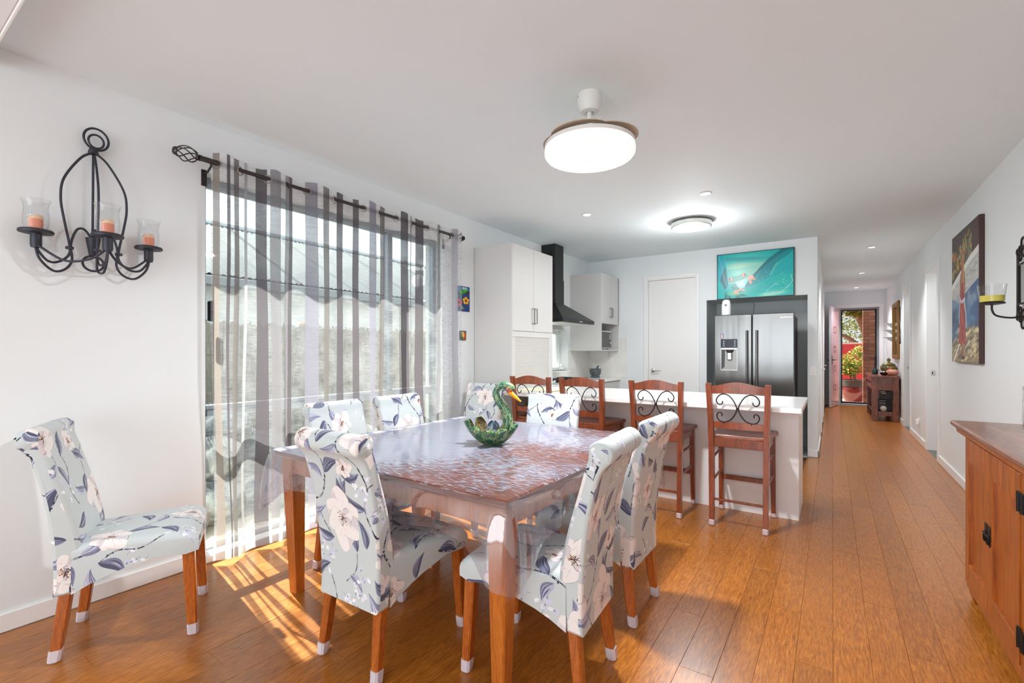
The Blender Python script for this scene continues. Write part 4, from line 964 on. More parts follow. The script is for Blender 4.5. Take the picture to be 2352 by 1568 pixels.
# wall cupboard with a microwave nook
wc = thing('wall_cupboard', 'white wall cupboard with two doors and an open microwave nook', 'cupboard', (0, 0, 0))
wy0, wxf = 6.20, -2.69
m = MB(); m.box(XL, wxf, wy0, wy0+.018, 1.306, 2.41, .0015); m.build('side_panel', CAB, wc)
m = MB(); m.box(XL, wxf, YF-.02, YF-.001, 1.306, 2.41, .001); m.box(XL, wxf, wy0+.018, YF-.02, 1.306, 1.324, .001); m.box(XL, wxf-.022, wy0+.018, YF-.02, 1.70, 2.408, .001); m.box(XL, XL+.02, wy0+.018, YF-.02, 1.324, 1.70); m.build('carcass', CAB, wc, smooth=20)
for a, b, hy_ in ((wy0+.019, 6.526, 6.506), (6.53, YF-.002, 6.552)):
    m = MB(); m.box(wxf-.02, wxf, a, b, 1.697, 2.408, .0015); dr = m.build('door', CAB, wc)
    m = MB(); m.tube([(wxf, hy_, 1.80), (wxf+.03, hy_, 1.80), (wxf+.03, hy_, 1.93), (wxf, hy_, 1.93)], .006, 8); m.build('handle', HND, dr)
mw = thing('microwave_oven', 'grey-fronted microwave oven inside the wall cupboard nook', 'microwave', (-2.95, 6.49, 1.325))
m = MB(); m.box(-.19, .19, -.245, .235, .012, .275, .006); m.build('body', flat('microwave_silver', (214, 212, 208), .35), mw)
m = MB(); m.box(.19, .197, -.225, .13, .03, .258, .002); m.build('door', flat('microwave_glass', (74, 74, 74), .15, spec=.4), mw)
m = MB(); m.box(.19, .196, .134, .222, .03, .258, .002); pn = m.build('control_panel', flat('microwave_panel', (84, 84, 86), .25), mw)
m = MB(); m.lathe([(.016, 0), (.015, .012)], (.196, .178, .10), 14, Matrix.Rotation(PI/2, 3, 'Y')); m.build('dial', NICKEL, pn)
for k in range(4): m = MB(); m.box(.196, .198, .15, .205, .15+.022*k, .162+.022*k, .001); m.build('button', NICKEL, pn)
for sx in (-.15, .15):
    for sy in (-.2, .19): m = MB(); m.lathe([(.015, 0), (.013, .013)], (sx, sy, 0), 10); m.build('foot', BLK, mw)
bw = MB(); bw.lathe([(.03, 0), (.05, .004), (.085, .05), (.09, .075), (.086, .075), (.08, .05), (.045, .01)], (-2.90, 6.42, 1.6005), 28)
tag(bw.build('bowl', flat('cream_ceramic', (228, 224, 214), .3)), 'small cream bowl on top of the microwave', 'bowl')
# mortar, figurine
mo = thing('mortar', 'speckled dark granite mortar on the far white benchtop', 'mortar', (-2.97, 6.62, .9005))
gm, nt, b = newmat('granite'); MATS['granite'] = gm
t = nt.nodes.new('ShaderNodeTexCoord'); n = nt.nodes.new('ShaderNodeTexNoise'); n.inputs['Scale'].default_value = 130; n.inputs['Detail'].default_value = 3; r = nt.nodes.new('ShaderNodeValToRGB')
r.color_ramp.elements[0].position = .42; r.color_ramp.elements[0].color = s2l((30, 36, 40)); r.color_ramp.elements[1].position = .62; r.color_ramp.elements[1].color = s2l((120, 128, 134))
nt.links.new(t.outputs['Object'], n.inputs['Vector']); nt.links.new(n.outputs['Fac'], r.inputs['Fac']); nt.links.new(r.outputs['Color'], b.inputs['Base Color']); b.inputs['Roughness'].default_value = .45
m = MB(); m.lathe([(.068, 0), (.070, .012), (.062, .022), (.060, .03), (.078, .055), (.086, .09), (.087, .132), (.082, .135), (.072, .13), (.062, .09), (.04, .06), (.0, .055)], (0, 0, 0), 32, cap=False); m.add([(.068*math.cos(k), .068*math.sin(k), 0) for k in np.linspace(0, 2*PI, 16, endpoint=False)], [tuple(range(16))]); m.build('bowl', gm, mo)
pe = MB(); pe.tube([(-.015, -.01, .075), (.02, .015, .135), (.035, .025, .172)], [.021, .015, .013], 12); pe.ball((.036, .026, .174), .0135, 10, 6); pe_ = pe.build('pestle', flat('pestle_stone', (84, 92, 96), .5), loc=(-2.97, 6.62, .9005)); tag(pe_, 'grey stone pestle standing in the granite mortar', 'pestle')
fg = thing('rabbit_figurine', 'tiny white ornament on the kitchen window sill', 'figurine', (-3.215, 6.0, KZ0))
WH = flat('white_ceramic', (244, 244, 244), .25)
m = MB(); m.ball((0, 0, .03), (.022, .03, .03)); m.ball((0, -.022, .065), (.016, .018, .017)); m.build('body', WH, fg, smooth=70)
for s_ in (-1, 1): m = MB(); m.tube([(s_*.006, -.02, .075), (s_*.012, -.012, .105)], [.005, .003], 8); m.build('ear', WH, fg)
# fridge
STEEL, nt, b = newmat('brushed_steel'); MATS['brushed_steel'] = STEEL
t = nt.nodes.new('ShaderNodeTexCoord'); mp = nt.nodes.new('ShaderNodeMapping'); mp.inputs['Scale'].default_value = (3.2, 3.2, .35); n = nt.nodes.new('ShaderNodeTexNoise'); n.inputs['Scale'].default_value = 1.4; n.inputs['Detail'].default_value = 2
bp = nt.nodes.new('ShaderNodeBump'); bp.inputs['Strength'].default_value = .25; bp.inputs['Distance'].default_value = .03
nt.links.new(t.outputs['Object'], mp.inputs[0]); nt.links.new(mp.outputs[0], n.inputs['Vector']); nt.links.new(n.outputs['Fac'], bp.inputs['Height']); nt.links.new(bp.outputs[0], b.inputs['Normal'])
b.inputs['Base Color'].default_value = s2l((120, 118, 116)); b.inputs['Metallic'].default_value = 1; b.inputs['Roughness'].default_value = .2; b.inputs['Anisotropic'].default_value = .6
fx0, fx1, fyf, fz = -1.262, -.372, 6.53, 1.765; fxm = -.824
DK = flat('fridge_side_grey', (92, 90, 90), .4, .5)
fg = thing('fridge', 'stainless steel two-door fridge with a water dispenser in the grey niche', 'fridge', (0, 0, 0))
m = MB(); m.box(fx0+.005, fx1-.003, fyf+.085, 7.22, .01, fz-.03, .004); m.build('body', DK, fg)
for a, b_, hx_ in ((fx0, fxm-.003, fxm-.055), (fxm+.003, fx1, fxm+.055)):
    m = MB(); m.box(a, b_, fyf, fyf+.075, .70, fz, .008); dr = m.build('door', STEEL, fg)
    m = MB(); m.tube([(hx_, fyf-.03, .76), (hx_, fyf-.03, 1.56)], .013, 12); m.box(hx_-.008, hx_+.008, fyf-.03, fyf, .80, .83, .002); m.box(hx_-.008, hx_+.008, fyf-.03, fyf, 1.49, 1.52, .002); m.build('handle', STEEL, dr)
m = MB(); m.box(fx0, fx1, fyf, fyf+.075, .06, .69, .008); dr = m.build('freezer_drawer', STEEL, fg)
m = MB(); m.tube([(fx0+.08, fyf-.03, .62), (fx1-.08, fyf-.03, .62)], .013, 12); m.build('handle', STEEL, dr)
m = MB(); m.box(fx0+.02, fx0+.07, fyf+.05, fyf+.14, fz-.032, fz-.006, .004); m.box(fx1-.07, fx1-.015, fyf+.02, fyf+.14, fz-.030, fz+.004, .004); m.build('hinge_cover', DK, fg)
ds = MB(); dx0, dx1 = -1.185, -.99
for a in [(dx0, dx1, 1.055, 1.065), (dx0, dx0+.006, 1.065, 1.335), (dx1-.006, dx1, 1.065, 1.335)]: ds.box(a[0], a[1], fyf-.006, fyf+.002, a[2], a[3])
ds.box(dx0, dx1, fyf-.008, fyf+.002, 1.32, 1.342, .002)
dsp = ds.build('dispenser', flat('dispenser_silver', (206, 202, 196), .3, .6), fg, smooth=20)
m = MB(); m.box(dx0+.006, dx1-.006, fyf-.003, fyf-.0005, 1.065, 1.32); m.build('recess', flat('dispenser_recess', (158, 156, 152), .35, .5), dsp, smooth=0)
m = MB(); m.add([(dx0+.006, fyf-.0035, 1.066), (dx0+.045, fyf-.0035, 1.10), (dx0+.052, fyf-.0035, 1.32), (dx0+.006, fyf-.0035, 1.32), (dx0+.006, fyf-.0045, 1.066), (dx0+.045, fyf-.0045, 1.10), (dx0+.052, fyf-.0045, 1.32), (dx0+.006, fyf-.0045, 1.32)], [(0, 1, 2, 3), (4, 5, 6, 7), (0, 1, 5, 4), (1, 2, 6, 5), (2, 3, 7, 6), (3, 0, 4, 7)]); m.build('recess_side', flat('dispenser_dark', (66, 66, 68), .4), dsp, smooth=0)
m = MB(); m.lathe([(.045, 1.30), (.05, 1.32), (.04, 1.295), (.03, 1.285)], ((dx0+dx1)/2+.01, fyf-.012, 0), 16); m.build('spout', DK, dsp)
m = MB(); m.box((dx0+dx1)/2-.02, (dx0+dx1)/2+.04, fyf-.035, fyf-.008, 1.185, 1.29, .012); m.build('paddle', flat('chrome', (215, 214, 210), .12, 1), dsp)
m = MB(); m.box(dx0, dx1, fyf-.007, fyf+.002, 1.345, 1.455, .002); dp = m.build('display', flat('display_black', (14, 20, 34), .12, spec=.3), dsp)
m = MB(); 
for k in range(3):
    for x in (dx0+.025, dx1-.04): m.box(x, x+.022, fyf-.0078, fyf-.007, 1.362+.028*k, 1.366+.028*k); m.box(x+.006, x+.016, fyf-.0078, fyf-.007, 1.370+.028*k, 1.380+.028*k)
m.build('display_marks', flat('display_print', (190, 196, 205), .4), dp, smooth=0)
def text(name, body, size, loc, rot, mat, parent=None, ext=.0006, align='LEFT'):
    cu = bpy.data.curves.new(name, 'FONT'); cu.body = body; cu.size = size; cu.extrude = ext; cu.align_x = align; cu.materials.append(mat)
    o = bpy.data.objects.new(name, cu); COL.objects.link(o); o.location = loc; o.rotation_euler = rot
    me = bpy.data.meshes.new_from_object(o.evaluated_get(bpy.context.evaluated_depsgraph_get())); bpy.data.objects.remove(o)
    q = bpy.data.objects.new(name, me); COL.objects.link(q); q.location = loc; q.rotation_euler = rot
    if parent: q.parent = parent
    return q
text('lettering', 'SAMSUNG', .028, (-.52, fyf-.001, 1.70), (PI/2, 0, 0), flat('badge_pale', (236, 226, 216), .3, .3), fg)
mg = MB(); mg.box(-1.188, -1.15, fyf-.006, fyf, 1.462, 1.525, .002); mgo = mg.build('fridge_magnet', flat('magnet_blue', (128, 136, 180), .4)); tag(mgo, 'small blue portrait magnet above the fridge dispenser', 'magnet')
m = MB(); m.ball((-1.169, fyf-.006, 1.497), (.010, .0015, .017), 10, 6); m.box(-1.18, -1.158, fyf-.0072, fyf-.006, 1.466, 1.482); m.build('portrait', flat('magnet_portrait', (222, 190, 178), .5), mgo)
af = thing('air_freshener', 'white spray dispenser standing on top of the fridge', 'air freshener', (-1.135, 6.62, fz))
m = MB(); m.loft([[(x*s_, y*s_, z) for x, y in [(.055*math.cos(a), .042*math.sin(a)) for a in np.linspace(0, 2*PI, 20, endpoint=False)]] for s_, z in ((.95, -.028), (1, 0), (1.02, .08), (.98, .14), (.82, .185), (.55, .20), (.1, .205))]); m.build('body', WH, af, smooth=60)
m = MB(); m.lathe([(.016, 0), (.015, .004), (.008, .005)], (0, -.040, .13), 14, Matrix.Rotation(PI/2, 3, 'X')); m.build('nozzle', flat('grey_plastic', (120, 124, 132), .4), af)
# power lead in the niche
m = MB(); m.tube(catmull([(-.93, 7.545, 1.995), (-.925, 7.545, 1.93), (-.935, 7.545, 1.86), (-.93, 7.545, 1.75)], 5), .004, 6); tag(m.build('power_lead', flat('lead_grey', (130, 132, 132), .5)), 'thin grey lead hanging behind the fridge', 'cord')

# frog canvas above the niche
cv = thing('frog_picture', 'turquoise picture of a red-eyed tree frog above the fridge', 'picture', (-.838, YF, 2.298))
m = MB(); m.box(-.45, .45, -.032, -.001, -.302, .302, .002); m.build('frame', flat('black_edge', (20, 22, 24), .4), cv)
m = MB(); m.add([(-.44, -.0328, -.293), (.44, -.0328, -.293), (.44, -.0328, .293), (-.44, -.0328, .293), (-.44, -.0305, -.293), (.44, -.0305, -.293), (.44, -.0305, .293), (-.44, -.0305, .293)], [(0, 1, 2, 3), (7, 6, 5, 4), (0, 4, 5, 1), (1, 5, 6, 2), (2, 6, 7, 3), (3, 7, 4, 0)], [(0, 0), (1, 0), (1, 1), (0, 1)]*2); m.build('print', FROG, cv, smooth=0, recalc=False)
# little tiles beside the curtain
def wallpic(name, lab, y0, y1, z0, z1, mat, side_, x):
    s_ = 1 if side_ == 'L' else -1
    r = thing(name, lab, 'picture', (x, (y0+y1)/2, (z0+z1)/2)); a, b = (y1-y0)/2, (z1-z0)/2
    return r, a, b, s_
r, a, b, s_ = wallpic('frog_tile', 'small bright wall tile of a green frog on a branch, beside the curtain', 3.665, 3.872, 1.715, 1.975, None, 'L', XL)
m = MB(); m.box(.001, .008, -a, a, -b, b, .001); m.build('backing', flat('tile_edge', (30, 40, 70), .4), r)
m = MB(); m.add([(.0085, -a, -b), (.0085, a, -b), (.0085, a, b), (.0085, -a, b)], [(0, 1, 2, 3)], [(0, 0), (1, 0), (1, 1), (0, 1)]); m.build('print', TILE1, r, smooth=0)
r, a, b, s_ = wallpic('flower_tile', 'tiny dark wall tile of a yellow flower, below the frog tile', 3.712, 3.81, 1.415, 1.512, None, 'L', XL)
m = MB(); m.box(.001, .012, -a, a, -b, b, .001); m.build('backing', flat('tile_edge2', (50, 44, 36), .4), r)
m = MB(); m.add([(.0125, -a, -b), (.0125, a, -b), (.0125, a, b), (.0125, -a, b)], [(0, 1, 2, 3)], [(0, 0), (1, 0), (1, 1), (0, 1)]); m.build('print', TILE2, r, smooth=0)

# ------------------------------------------------------------------ curtain, rod and eyelets
BRZ = flat('rod_bronze', (72, 66, 66), .35, .8)
rx, rz = -3.085, 2.440
rd = thing('curtain_rod', 'dark bronze curtain rod with open cage finials over the window', 'curtain rod', (rx, 2.4, rz))
m = MB(); m.tube([(0, -1.13, 0), (0, 1.14, 0)], .0125, 14); m.build('rod', BRZ, rd)
m = MB(); m.tube([(0, -1.13, 0), (0, -1.0, 0)], .016, 14); m.build('rod_sleeve', BRZ, rd)
for s_ in (-1, 1):
    y0 = s_*1.13; m = MB(); My = Matrix.Rotation(-s_*PI/2, 3, 'X')
    m.lathe([(.018, 0), (.018, .012), (.012, .016), (.020, .022)], (0, y0, 0), 16, My); m.lathe([(.022, 0), (.024, .005), (.019, .014), (.006, .018)], (0, y0+s_*.128, 0), 16, My)
    for k in range(6):
        P = []
        for i in range(13):
            t = i/12; a = k*PI/3+t*1.9; r_ = .014+.030*math.sin(PI*(.08+.86*t)); P.append((r_*math.cos(a), y0+s_*(.02+.108*t), r_*math.sin(a)))
        m.tube(P, .0035, 6)
    m.build('finial', BRZ, rd, smooth=50)
for y in (-1.075, 1.07):
    m = MB(); m.tube([(0, y, -.012), (0, y, -.03), (-.045, y, -.055), (-.088, y, -.055)], .006, 8); m.box(-.094, -.089, y-.016, y+.016, -.13, -.03, .002); m.build('bracket', BRZ, rd)
# the curtain: sheer voile woven with soft opaque stripes
def sheer(name, c, tr_, rough_noise=.25, scale=900):
    m = bpy.data.materials.new(name); m.use_nodes = True; nt = m.node_tree; nt.nodes.clear()
    o = nt.nodes.new('ShaderNodeOutputMaterial'); T = nt.nodes.new('ShaderNodeBsdfTransparent'); D = nt.nodes.new('ShaderNodeBsdfDiffuse'); L = nt.nodes.new('ShaderNodeBsdfTranslucent')
    for q_ in (D, L): q_.inputs[0].default_value = s2l(c)
    a = nt.nodes.new('ShaderNodeMixShader'); a.inputs[0].default_value = .5; nt.links.new(D.outputs[0], a.inputs[1]); nt.links.new(L.outputs[0], a.inputs[2])
    tc = nt.nodes.new('ShaderNodeTexCoord'); mp = nt.nodes.new('ShaderNodeMapping'); mp.inputs['Scale'].default_value = (10, 14, 260)
    n = nt.nodes.new('ShaderNodeTexNoise'); n.inputs['Scale'].default_value = 1; n.inputs['Detail'].default_value = 3
    n2 = nt.nodes.new('ShaderNodeTexNoise'); n2.inputs['Scale'].default_value = 7; n2.inputs['Detail'].default_value = 4
    nt.links.new(tc.outputs['Object'], mp.inputs[0]); nt.links.new(mp.outputs[0], n.inputs['Vector']); nt.links.new(tc.outputs['Object'], n2.inputs['Vector'])
    s1 = nt.nodes.new('ShaderNodeMath'); s1.operation = 'ADD'; nt.links.new(n.outputs['Fac'], s1.inputs[0]); nt.links.new(n2.outputs['Fac'], s1.inputs[1])
    mr = nt.nodes.new('ShaderNodeMapRange'); mr.inputs['From Min'].default_value = .7; mr.inputs['From Max'].default_value = 1.3
    mr.inputs['To Min'].default_value = 1-tr_-rough_noise; mr.inputs['To Max'].default_value = 1-tr_+rough_noise; nt.links.new(s1.outputs[0], mr.inputs['Value'])
    b = nt.nodes.new('ShaderNodeMixShader'); nt.links.new(mr.outputs[0], b.inputs[0]); nt.links.new(T.outputs[0], b.inputs[1]); nt.links.new(a.outputs[0], b.inputs[2]); nt.links.new(b.outputs[0], o.inputs[0])
    return m
CM = [sheer('voile', (204, 206, 211), .72, .18), sheer('stripe_dark', (106, 100, 106), .10, .06), sheer('stripe_taupe', (130, 125, 124), .12, .06), sheer('stripe_grey', (148, 145, 150), .18, .06),
      sheer('stripe_lavender', (150, 147, 160), .18, .08), sheer('stripe_beige', (164, 153, 147), .12, .06), sheer('stripe_white', (182, 182, 188), .12, .06), sheer('hem', (244, 244, 246), .45, .12)]
ST = [(1.338, 1.368, 5), (1.402, 1.420, 1), (1.443, 1.483, 2), (1.529, 1.550, 6), (1.604, 1.665, 1), (1.681, 1.742, 3), (1.785, 1.826, 3), (1.826, 1.856, 1), (1.94, 2.018, 4), (2.06, 2.114, 2), (2.199, 2.268, 1),
      (2.356, 2.401, 1), (2.477, 2.542, 4), (2.614, 2.678, 2), (2.813, 2.888, 1), (2.929, 2.955, 4), (3.029, 3.117, 1), (3.266, 3.35, 3), (3.487, 3.55, 6)]
ys = sorted(set([round(v, 4) for v in np.arange(1.330, 3.62, .0075)]+[v for s_ in ST for v in s_[:2]]))
def cmat(y):
    for a, b, k in ST:
        if a <= y <= b: return k
    return 0
zs = [2.50, 2.485, 2.46, 2.44, 2.42, 2.395, 2.37, 2.33]+list(np.linspace(2.25, .20, 38))+[.14, .09, .05, .022]
rcv = random.Random(4); RY = [1.352, 1.492, 1.668, 1.800, 1.952, 2.175, 2.435, 2.594, 2.775, 2.958, 3.145, 3.305, 3.49]
def phase(y):
    if y <= RY[0]: return (y-RY[0])/.15
    for i in range(len(RY)-1):
        if y <= RY[i+1]: return i+(y-RY[i])/(RY[i+1]-RY[i])
    return len(RY)-1+(y-RY[-1])/.16
m = MB(); vs = []
for z in zs:
    zz = (2.5-z)/2.48
    for y in ys:
        ph = phase(y); A = .030+.010*zz
        x = A*math.sin(PI*ph+.0)+.012*zz*math.sin(PI*2.3*ph+1.3*z)+.006*math.sin(7*z+ph*1.7)*zz
        dy = .012*zz*math.sin(3.1*z+ph*2)+.022*zz*zz*math.cos(PI*ph)
        dz = (.012*math.sin(PI*ph*1.0+.6) if z < .1 else 0)+(.006*math.sin(PI*ph*2) if z > 2.47 else 0)
        vs.append((rx+x, y+dy, z+dz))
ny = len(ys); m.v = vs; m.uv = [None]*len(vs)
for j in range(len(zs)-1):
    for i in range(ny-1):
        m.f.append((j*ny+i, j*ny+i+1, (j+1)*ny+i+1, (j+1)*ny+i))
        k = cmat((ys[i]+ys[i+1])/2); m.m.append(7 if k == 0 and (zs[j] > 2.35 or zs[j] < .16) else k)
cu = m.build('curtain', CM, smooth=180, recalc=False)
tag(cu, 'sheer floor-length curtain with grey and mauve stripes over the tall window', 'curtain')
for y in RY:
    m = MB(); sg_ = 1 if RY.index(y) % 2 == 0 else -1; P = [(rx+sg_*.013*math.cos(a), y+.021*math.cos(a), rz-.005+.0255*math.sin(a)) for a in np.linspace(0, 2*PI, 20, endpoint=False)]
    m.tube(P, .0042, 6, closed=True); m.build('eyelet', flat('eyelet_nickel', (176, 168, 158), .3, .9), cu, smooth=60)

# ------------------------------------------------------------------ swan bowl on the table
def marbled(name, c1, c2, c3, sc):
    m, nt, b = newmat(name)
    t = nt.nodes.new('ShaderNodeTexCoord'); v = nt.nodes.new('ShaderNodeTexVoronoi'); v.feature = 'DISTANCE_TO_EDGE'; v.inputs['Scale'].default_value = 1
    n = nt.nodes.new('ShaderNodeTexNoise'); n.inputs['Scale'].default_value = 12; n.inputs['Detail'].default_value = 4
    mp = nt.nodes.new('ShaderNodeMapping'); mp.inputs['Scale'].default_value = sc
    wv = nt.nodes.new('ShaderNodeMixRGB'); wv.inputs[0].default_value = .05
    nt.links.new(t.outputs['Object'], wv.inputs[1]); nt.links.new(n.outputs['Color'], wv.inputs[2]); nt.links.new(wv.outputs[0], mp.inputs[0]); nt.links.new(mp.outputs[0], v.inputs['Vector'])
    r = nt.nodes.new('ShaderNodeValToRGB'); r.color_ramp.elements[0].position = .015; r.color_ramp.elements[0].color = s2l(c3); r.color_ramp.elements[1].position = .06; r.color_ramp.elements[1].color = (1, 1, 1, 1)
    r2 = nt.nodes.new('ShaderNodeValToRGB'); r2.color_ramp.elements[0].position = .4; r2.color_ramp.elements[0].color = s2l(c1); r2.color_ramp.elements[1].position = .62; r2.color_ramp.elements[1].color = s2l(c2)
    nt.links.new(v.outputs['Distance'], r.inputs['Fac']); nt.links.new(n.outputs['Fac'], r2.inputs['Fac'])
    mx = nt.nodes.new('ShaderNodeMixRGB'); 
    lt = nt.nodes.new('ShaderNodeMath'); lt.operation = 'LESS_THAN'; lt.inputs[1].default_value = .05; nt.links.new(v.outputs['Distance'], lt.inputs[0])
    nt.links.new(lt.outputs[0], mx.inputs[0]); nt.links.new(r2.outputs['Color'], mx.inputs[1]); mx.inputs[2].default_value = s2l(c3)
    nt.links.new(mx.outputs[0], b.inputs['Base Color']); b.inputs['Roughness'].default_value = .35; b.inputs['Coat Weight'].default_value = .3
    MATS[name] = m; return m
GRN = marbled('marbled_green', (10, 66, 50), (24, 104, 74), (150, 164, 96), (26, 26, 26))
GRS = marbled('streaked_green', (14, 74, 58), (36, 118, 88), (170, 182, 120), (55, 55, 9))
INB = marbled('petal_inside', (74, 62, 30), (146, 112, 48), (52, 70, 40), (40, 40, 12)); INL = marbled('petal_inside_blue', (88, 104, 122), (140, 156, 176), (60, 66, 70), (40, 40, 14))
sw = thing('swan_bowl', 'green painted wooden swan bowl with orange beak on the table', 'bowl', (-1.592, 2.145, TZ+.004), math.radians(27))
# local x = direction the swan faces (to the picture's right)
for k, (a, L, hgt, wd, inn) in enumerate([(0, .150, .105, .060, INL), (48, .130, .085, .062, INL), (96, .140, .100, .064, INL), (140, .150, .125, .068, INB), (182, .165, .120, .062, INB), (224, .150, .098, .066, INB), (268, .142, .086, .068, INB), (314, .135, .090, .066, INB)]):
    a = math.radians(a); rings = []; rin = []
    nu, nv = 13, 11
    for i in range(nu):
        t = i/(nu-1); r_ = .035+(L-.035)*t**.72; z = .004+hgt*t**1.55
        w = wd*1.12*(.55+.48*math.sin(PI*.62*t))*max(.06, 1-t**5)**.5
        ro = []; ri = []
        for j in range(nv):
            s_ = -1+2*j/(nv-1); cup = .024*(s_*s_)*(.4+t)
            rr = r_-cup*.9; yy = s_*w*.5*2*.62; zz = z+cup*.3
            X = rr*math.cos(a)-yy*math.sin(a); Y = rr*math.sin(a)+yy*math.cos(a); ro.append((X, Y, zz))
            X = (rr-.007)*math.cos(a)-yy*.96*math.sin(a); Y = (rr-.007)*math.sin(a)+yy*.96*math.cos(a); ri.append((X, Y, zz+.005))
        rings.append(ro); rin.append(ri)
    m = MB(); m.mi = 0; m.loft(rings, False, False); m.mi = 1; m.loft(rin, False, False)
    m.mi = 0; e1 = rings[-1]; e2 = rin[-1]; m.add(e1+e2, [(j, j+1, nv+j+1, nv+j) for j in range(nv-1)])
    for sgn in (0, -1): m.add([r_[sgn] for r_ in rings]+[r_[sgn] for r_ in rin], [(i, i+1, nu+i+1, nu+i) for i in range(nu-1)])
    m.build('petal', [GRN, inn], sw, smooth=50)
m = MB(); m.lathe([(.052, 0), (.058, .006), (.05, .022), (.03, .026)], (0, 0, 0), 20); m.build('base', GRN, sw)
m = MB(); P = catmull([(.040, 0, .024), (.076, 0, .070), (.090, 0, .132), (.074, 0, .192), (.042, 0, .240), (.022, 0, .278), (.030, 0, .312), (.060, 0, .332), (.094, 0, .322), (.110, 0, .300)], 5)
n_ = len(P); m.tube(P, [np.interp(i/(n_-1), [0, .12, .3, .5, .62, .74, .84, .93, 1], [.030, .032, .029, .023, .0185, .0185, .025, .029, .023]) for i in range(n_)], 16); m.build('neck', GRS, sw, smooth=70)
m = MB(); m.loft([[(.098+dx+r_*.55*math.cos(t)*.55, r_*math.sin(t), .296+dz+r_*math.cos(t)*.5) for t in np.linspace(0, 2*PI, 14, endpoint=False)] for dx, dz, r_ in ((0, 0, .026), (.012, -.010, .024), (.030, -.026, .019), (.052, -.044, .012), (.066, -.056, .006))])
bk_ = m.build('beak', flat('beak_orange', (246, 166, 10), .35, coat=.3), sw, smooth=60)
m = MB(); m.ball((.164, 0, .239), (.006, .006, .006), 8, 6); m.build('beak_tip', BLK, bk_)
m = MB(); m.tube([(.102+.017*math.cos(t), .029*math.sin(t), .302+.013*math.cos(t)) for t in np.linspace(0, 2*PI, 16, endpoint=False)], .0035, 6, closed=True); m.build('beak_band', flat('band_orange', (226, 88, 36), .4), bk_)
for s_ in (-1, 1):
    m = MB(); m.ball((.092, s_*.0275, .314), (.0085, .004, .0055), 10, 6); ey = m.build('eye', flat('eye_white', (240, 226, 216), .3), sw, smooth=70)
    m = MB(); m.ball((.093, s_*.0305, .314), (.0035, .002, .0035), 8, 6); m.build('pupil', BLK, ey)
    m = MB(); m.tube([(.092+.0095*math.cos(t), s_*.029, .314+.0065*math.sin(t)) for t in np.linspace(0, 2*PI, 12, endpoint=False)], .0018, 5, closed=True); m.build('eye_ring', flat('eye_red', (206, 70, 50), .4), ey)

# ------------------------------------------------------------------ lights
OPAL = flat('opal_diffuser', (250, 250, 248), .35, emit=(255, 252, 246), es=.55)
FANW = flat('fan_white', (226, 225, 222), .4)
fn = thing('ceiling_fan_light', 'white fan light with folded blades above the dining table', 'light', (-1.095, 2.365, 0))
m = MB(); m.lathe([(.066, 2.699), (.067, 2.66), (.062, 2.625), (.048, 2.604), (.024, 2.600), (.024, 2.612), (.0, 2.612)], (0, 0, 0), 32, cap=False); cn = m.build('canopy', FANW, fn, smooth=40)
for a in (3.5, 3.85, 4.0): m = MB(); m.lathe([(.004, 0), (.004, .003)], (.066*math.cos(a), .066*math.sin(a), 2.68), 8, Matrix.Rotation(PI/2, 3, 'Y')); m.build('screw', flat('screw_brass', (150, 120, 84), .4, .8), cn)
m = MB(); m.lathe([(.0125, 2.63), (.0125, 2.535), (.026, 2.527), (.026, 2.506), (.03, 2.498)], (0, 0, 0), 20); m.build('downrod', FANW, fn)
m = MB(); m.lathe([(.03, 2.500), (.08, 2.492), (.15, 2.455), (.2, 2.436), (.236, 2.430), (.243, 2.426), (.243, 2.407), (.23, 2.404)], (0, 0, 0), 48); m.build('motor_housing', FANW, fn, smooth=40)
BLD = flat('blade_beige', (196, 178, 156), .4)
for k in range(4):
    a0 = k*PI/2+.5; m = MB(); rings = []
    for i in range(15):
        t = i/14; a = a0+t*1.9; rm = .17+.062*math.sin(t*PI*.75); w = .055*math.sin(PI*min(.97, t*.85+.12))**.6; z = 2.462-.024*(rm/.24)+.005*t+.006*(k % 2)
        rings.append([((rm-w)*math.cos(a), (rm-w)*math.sin(a), z+.012), ((rm+w*.6)*math.cos(a), (rm+w*.6)*math.sin(a), z), ((rm+w*.6)*math.cos(a), (rm+w*.6)*math.sin(a), z+.004), ((rm-w)*math.cos(a), (rm-w)*math.sin(a), z+.016)])
    m.loft(rings); m.build('blade', BLD, fn, smooth=40)
m = MB(); m.lathe([(.236, 2.406), (.243, 2.404), (.245, 2.388), (.243, 2.372), (.234, 2.360), (.222, 2.356), (.214, 2.359), (.15, 2.348), (.07, 2.341), (.0, 2.339)], (0, 0, 0), 56, cap=False); df_ = m.build('diffuser', OPAL, fn, smooth=40)
m = MB(); m.lathe([(.0, 2.3375), (.004, 2.337), (.005, 2.340)], (0, 0, 0), 8, cap=False); m.build('diffuser_screw', NICKEL, df_)
def lamp(name, loc, power, size, spot=False, disc=False):
    if disc:
        l = bpy.data.lights.new(name, 'AREA'); l.shape = 'DISK'; l.size = size*2
    elif spot:
        l = bpy.data.lights.new(name, 'SPOT'); l.spot_size = math.radians(158 if loc[1] < 6 else 116); l.spot_blend = .65; l.shadow_soft_size = size
    else:
        l = bpy.data.lights.new(name, 'POINT'); l.shadow_soft_size = size
    l.energy = power; l.color = (.95, .968, .985); o = bpy.data.objects.new(name, l); COL.objects.link(o); o.location = loc
    return o
lamp('fan_lamp', (-1.095, 2.365, 2.3335), 52, .065, disc=True)
oy = thing('oyster_light', 'round ceiling light with a brushed rim over the kitchen', 'light', (-1.255, 5.28, 0))
m = MB(); m.lathe([(.16, 2.699), (.16, 2.684), (.198, 2.682), (.207, 2.676), (.207, 2.634), (.195, 2.630)], (0, 0, 0), 44); m.build('rim', flat('brushed_rim', (206, 204, 198), .3, .9), oy, smooth=40)
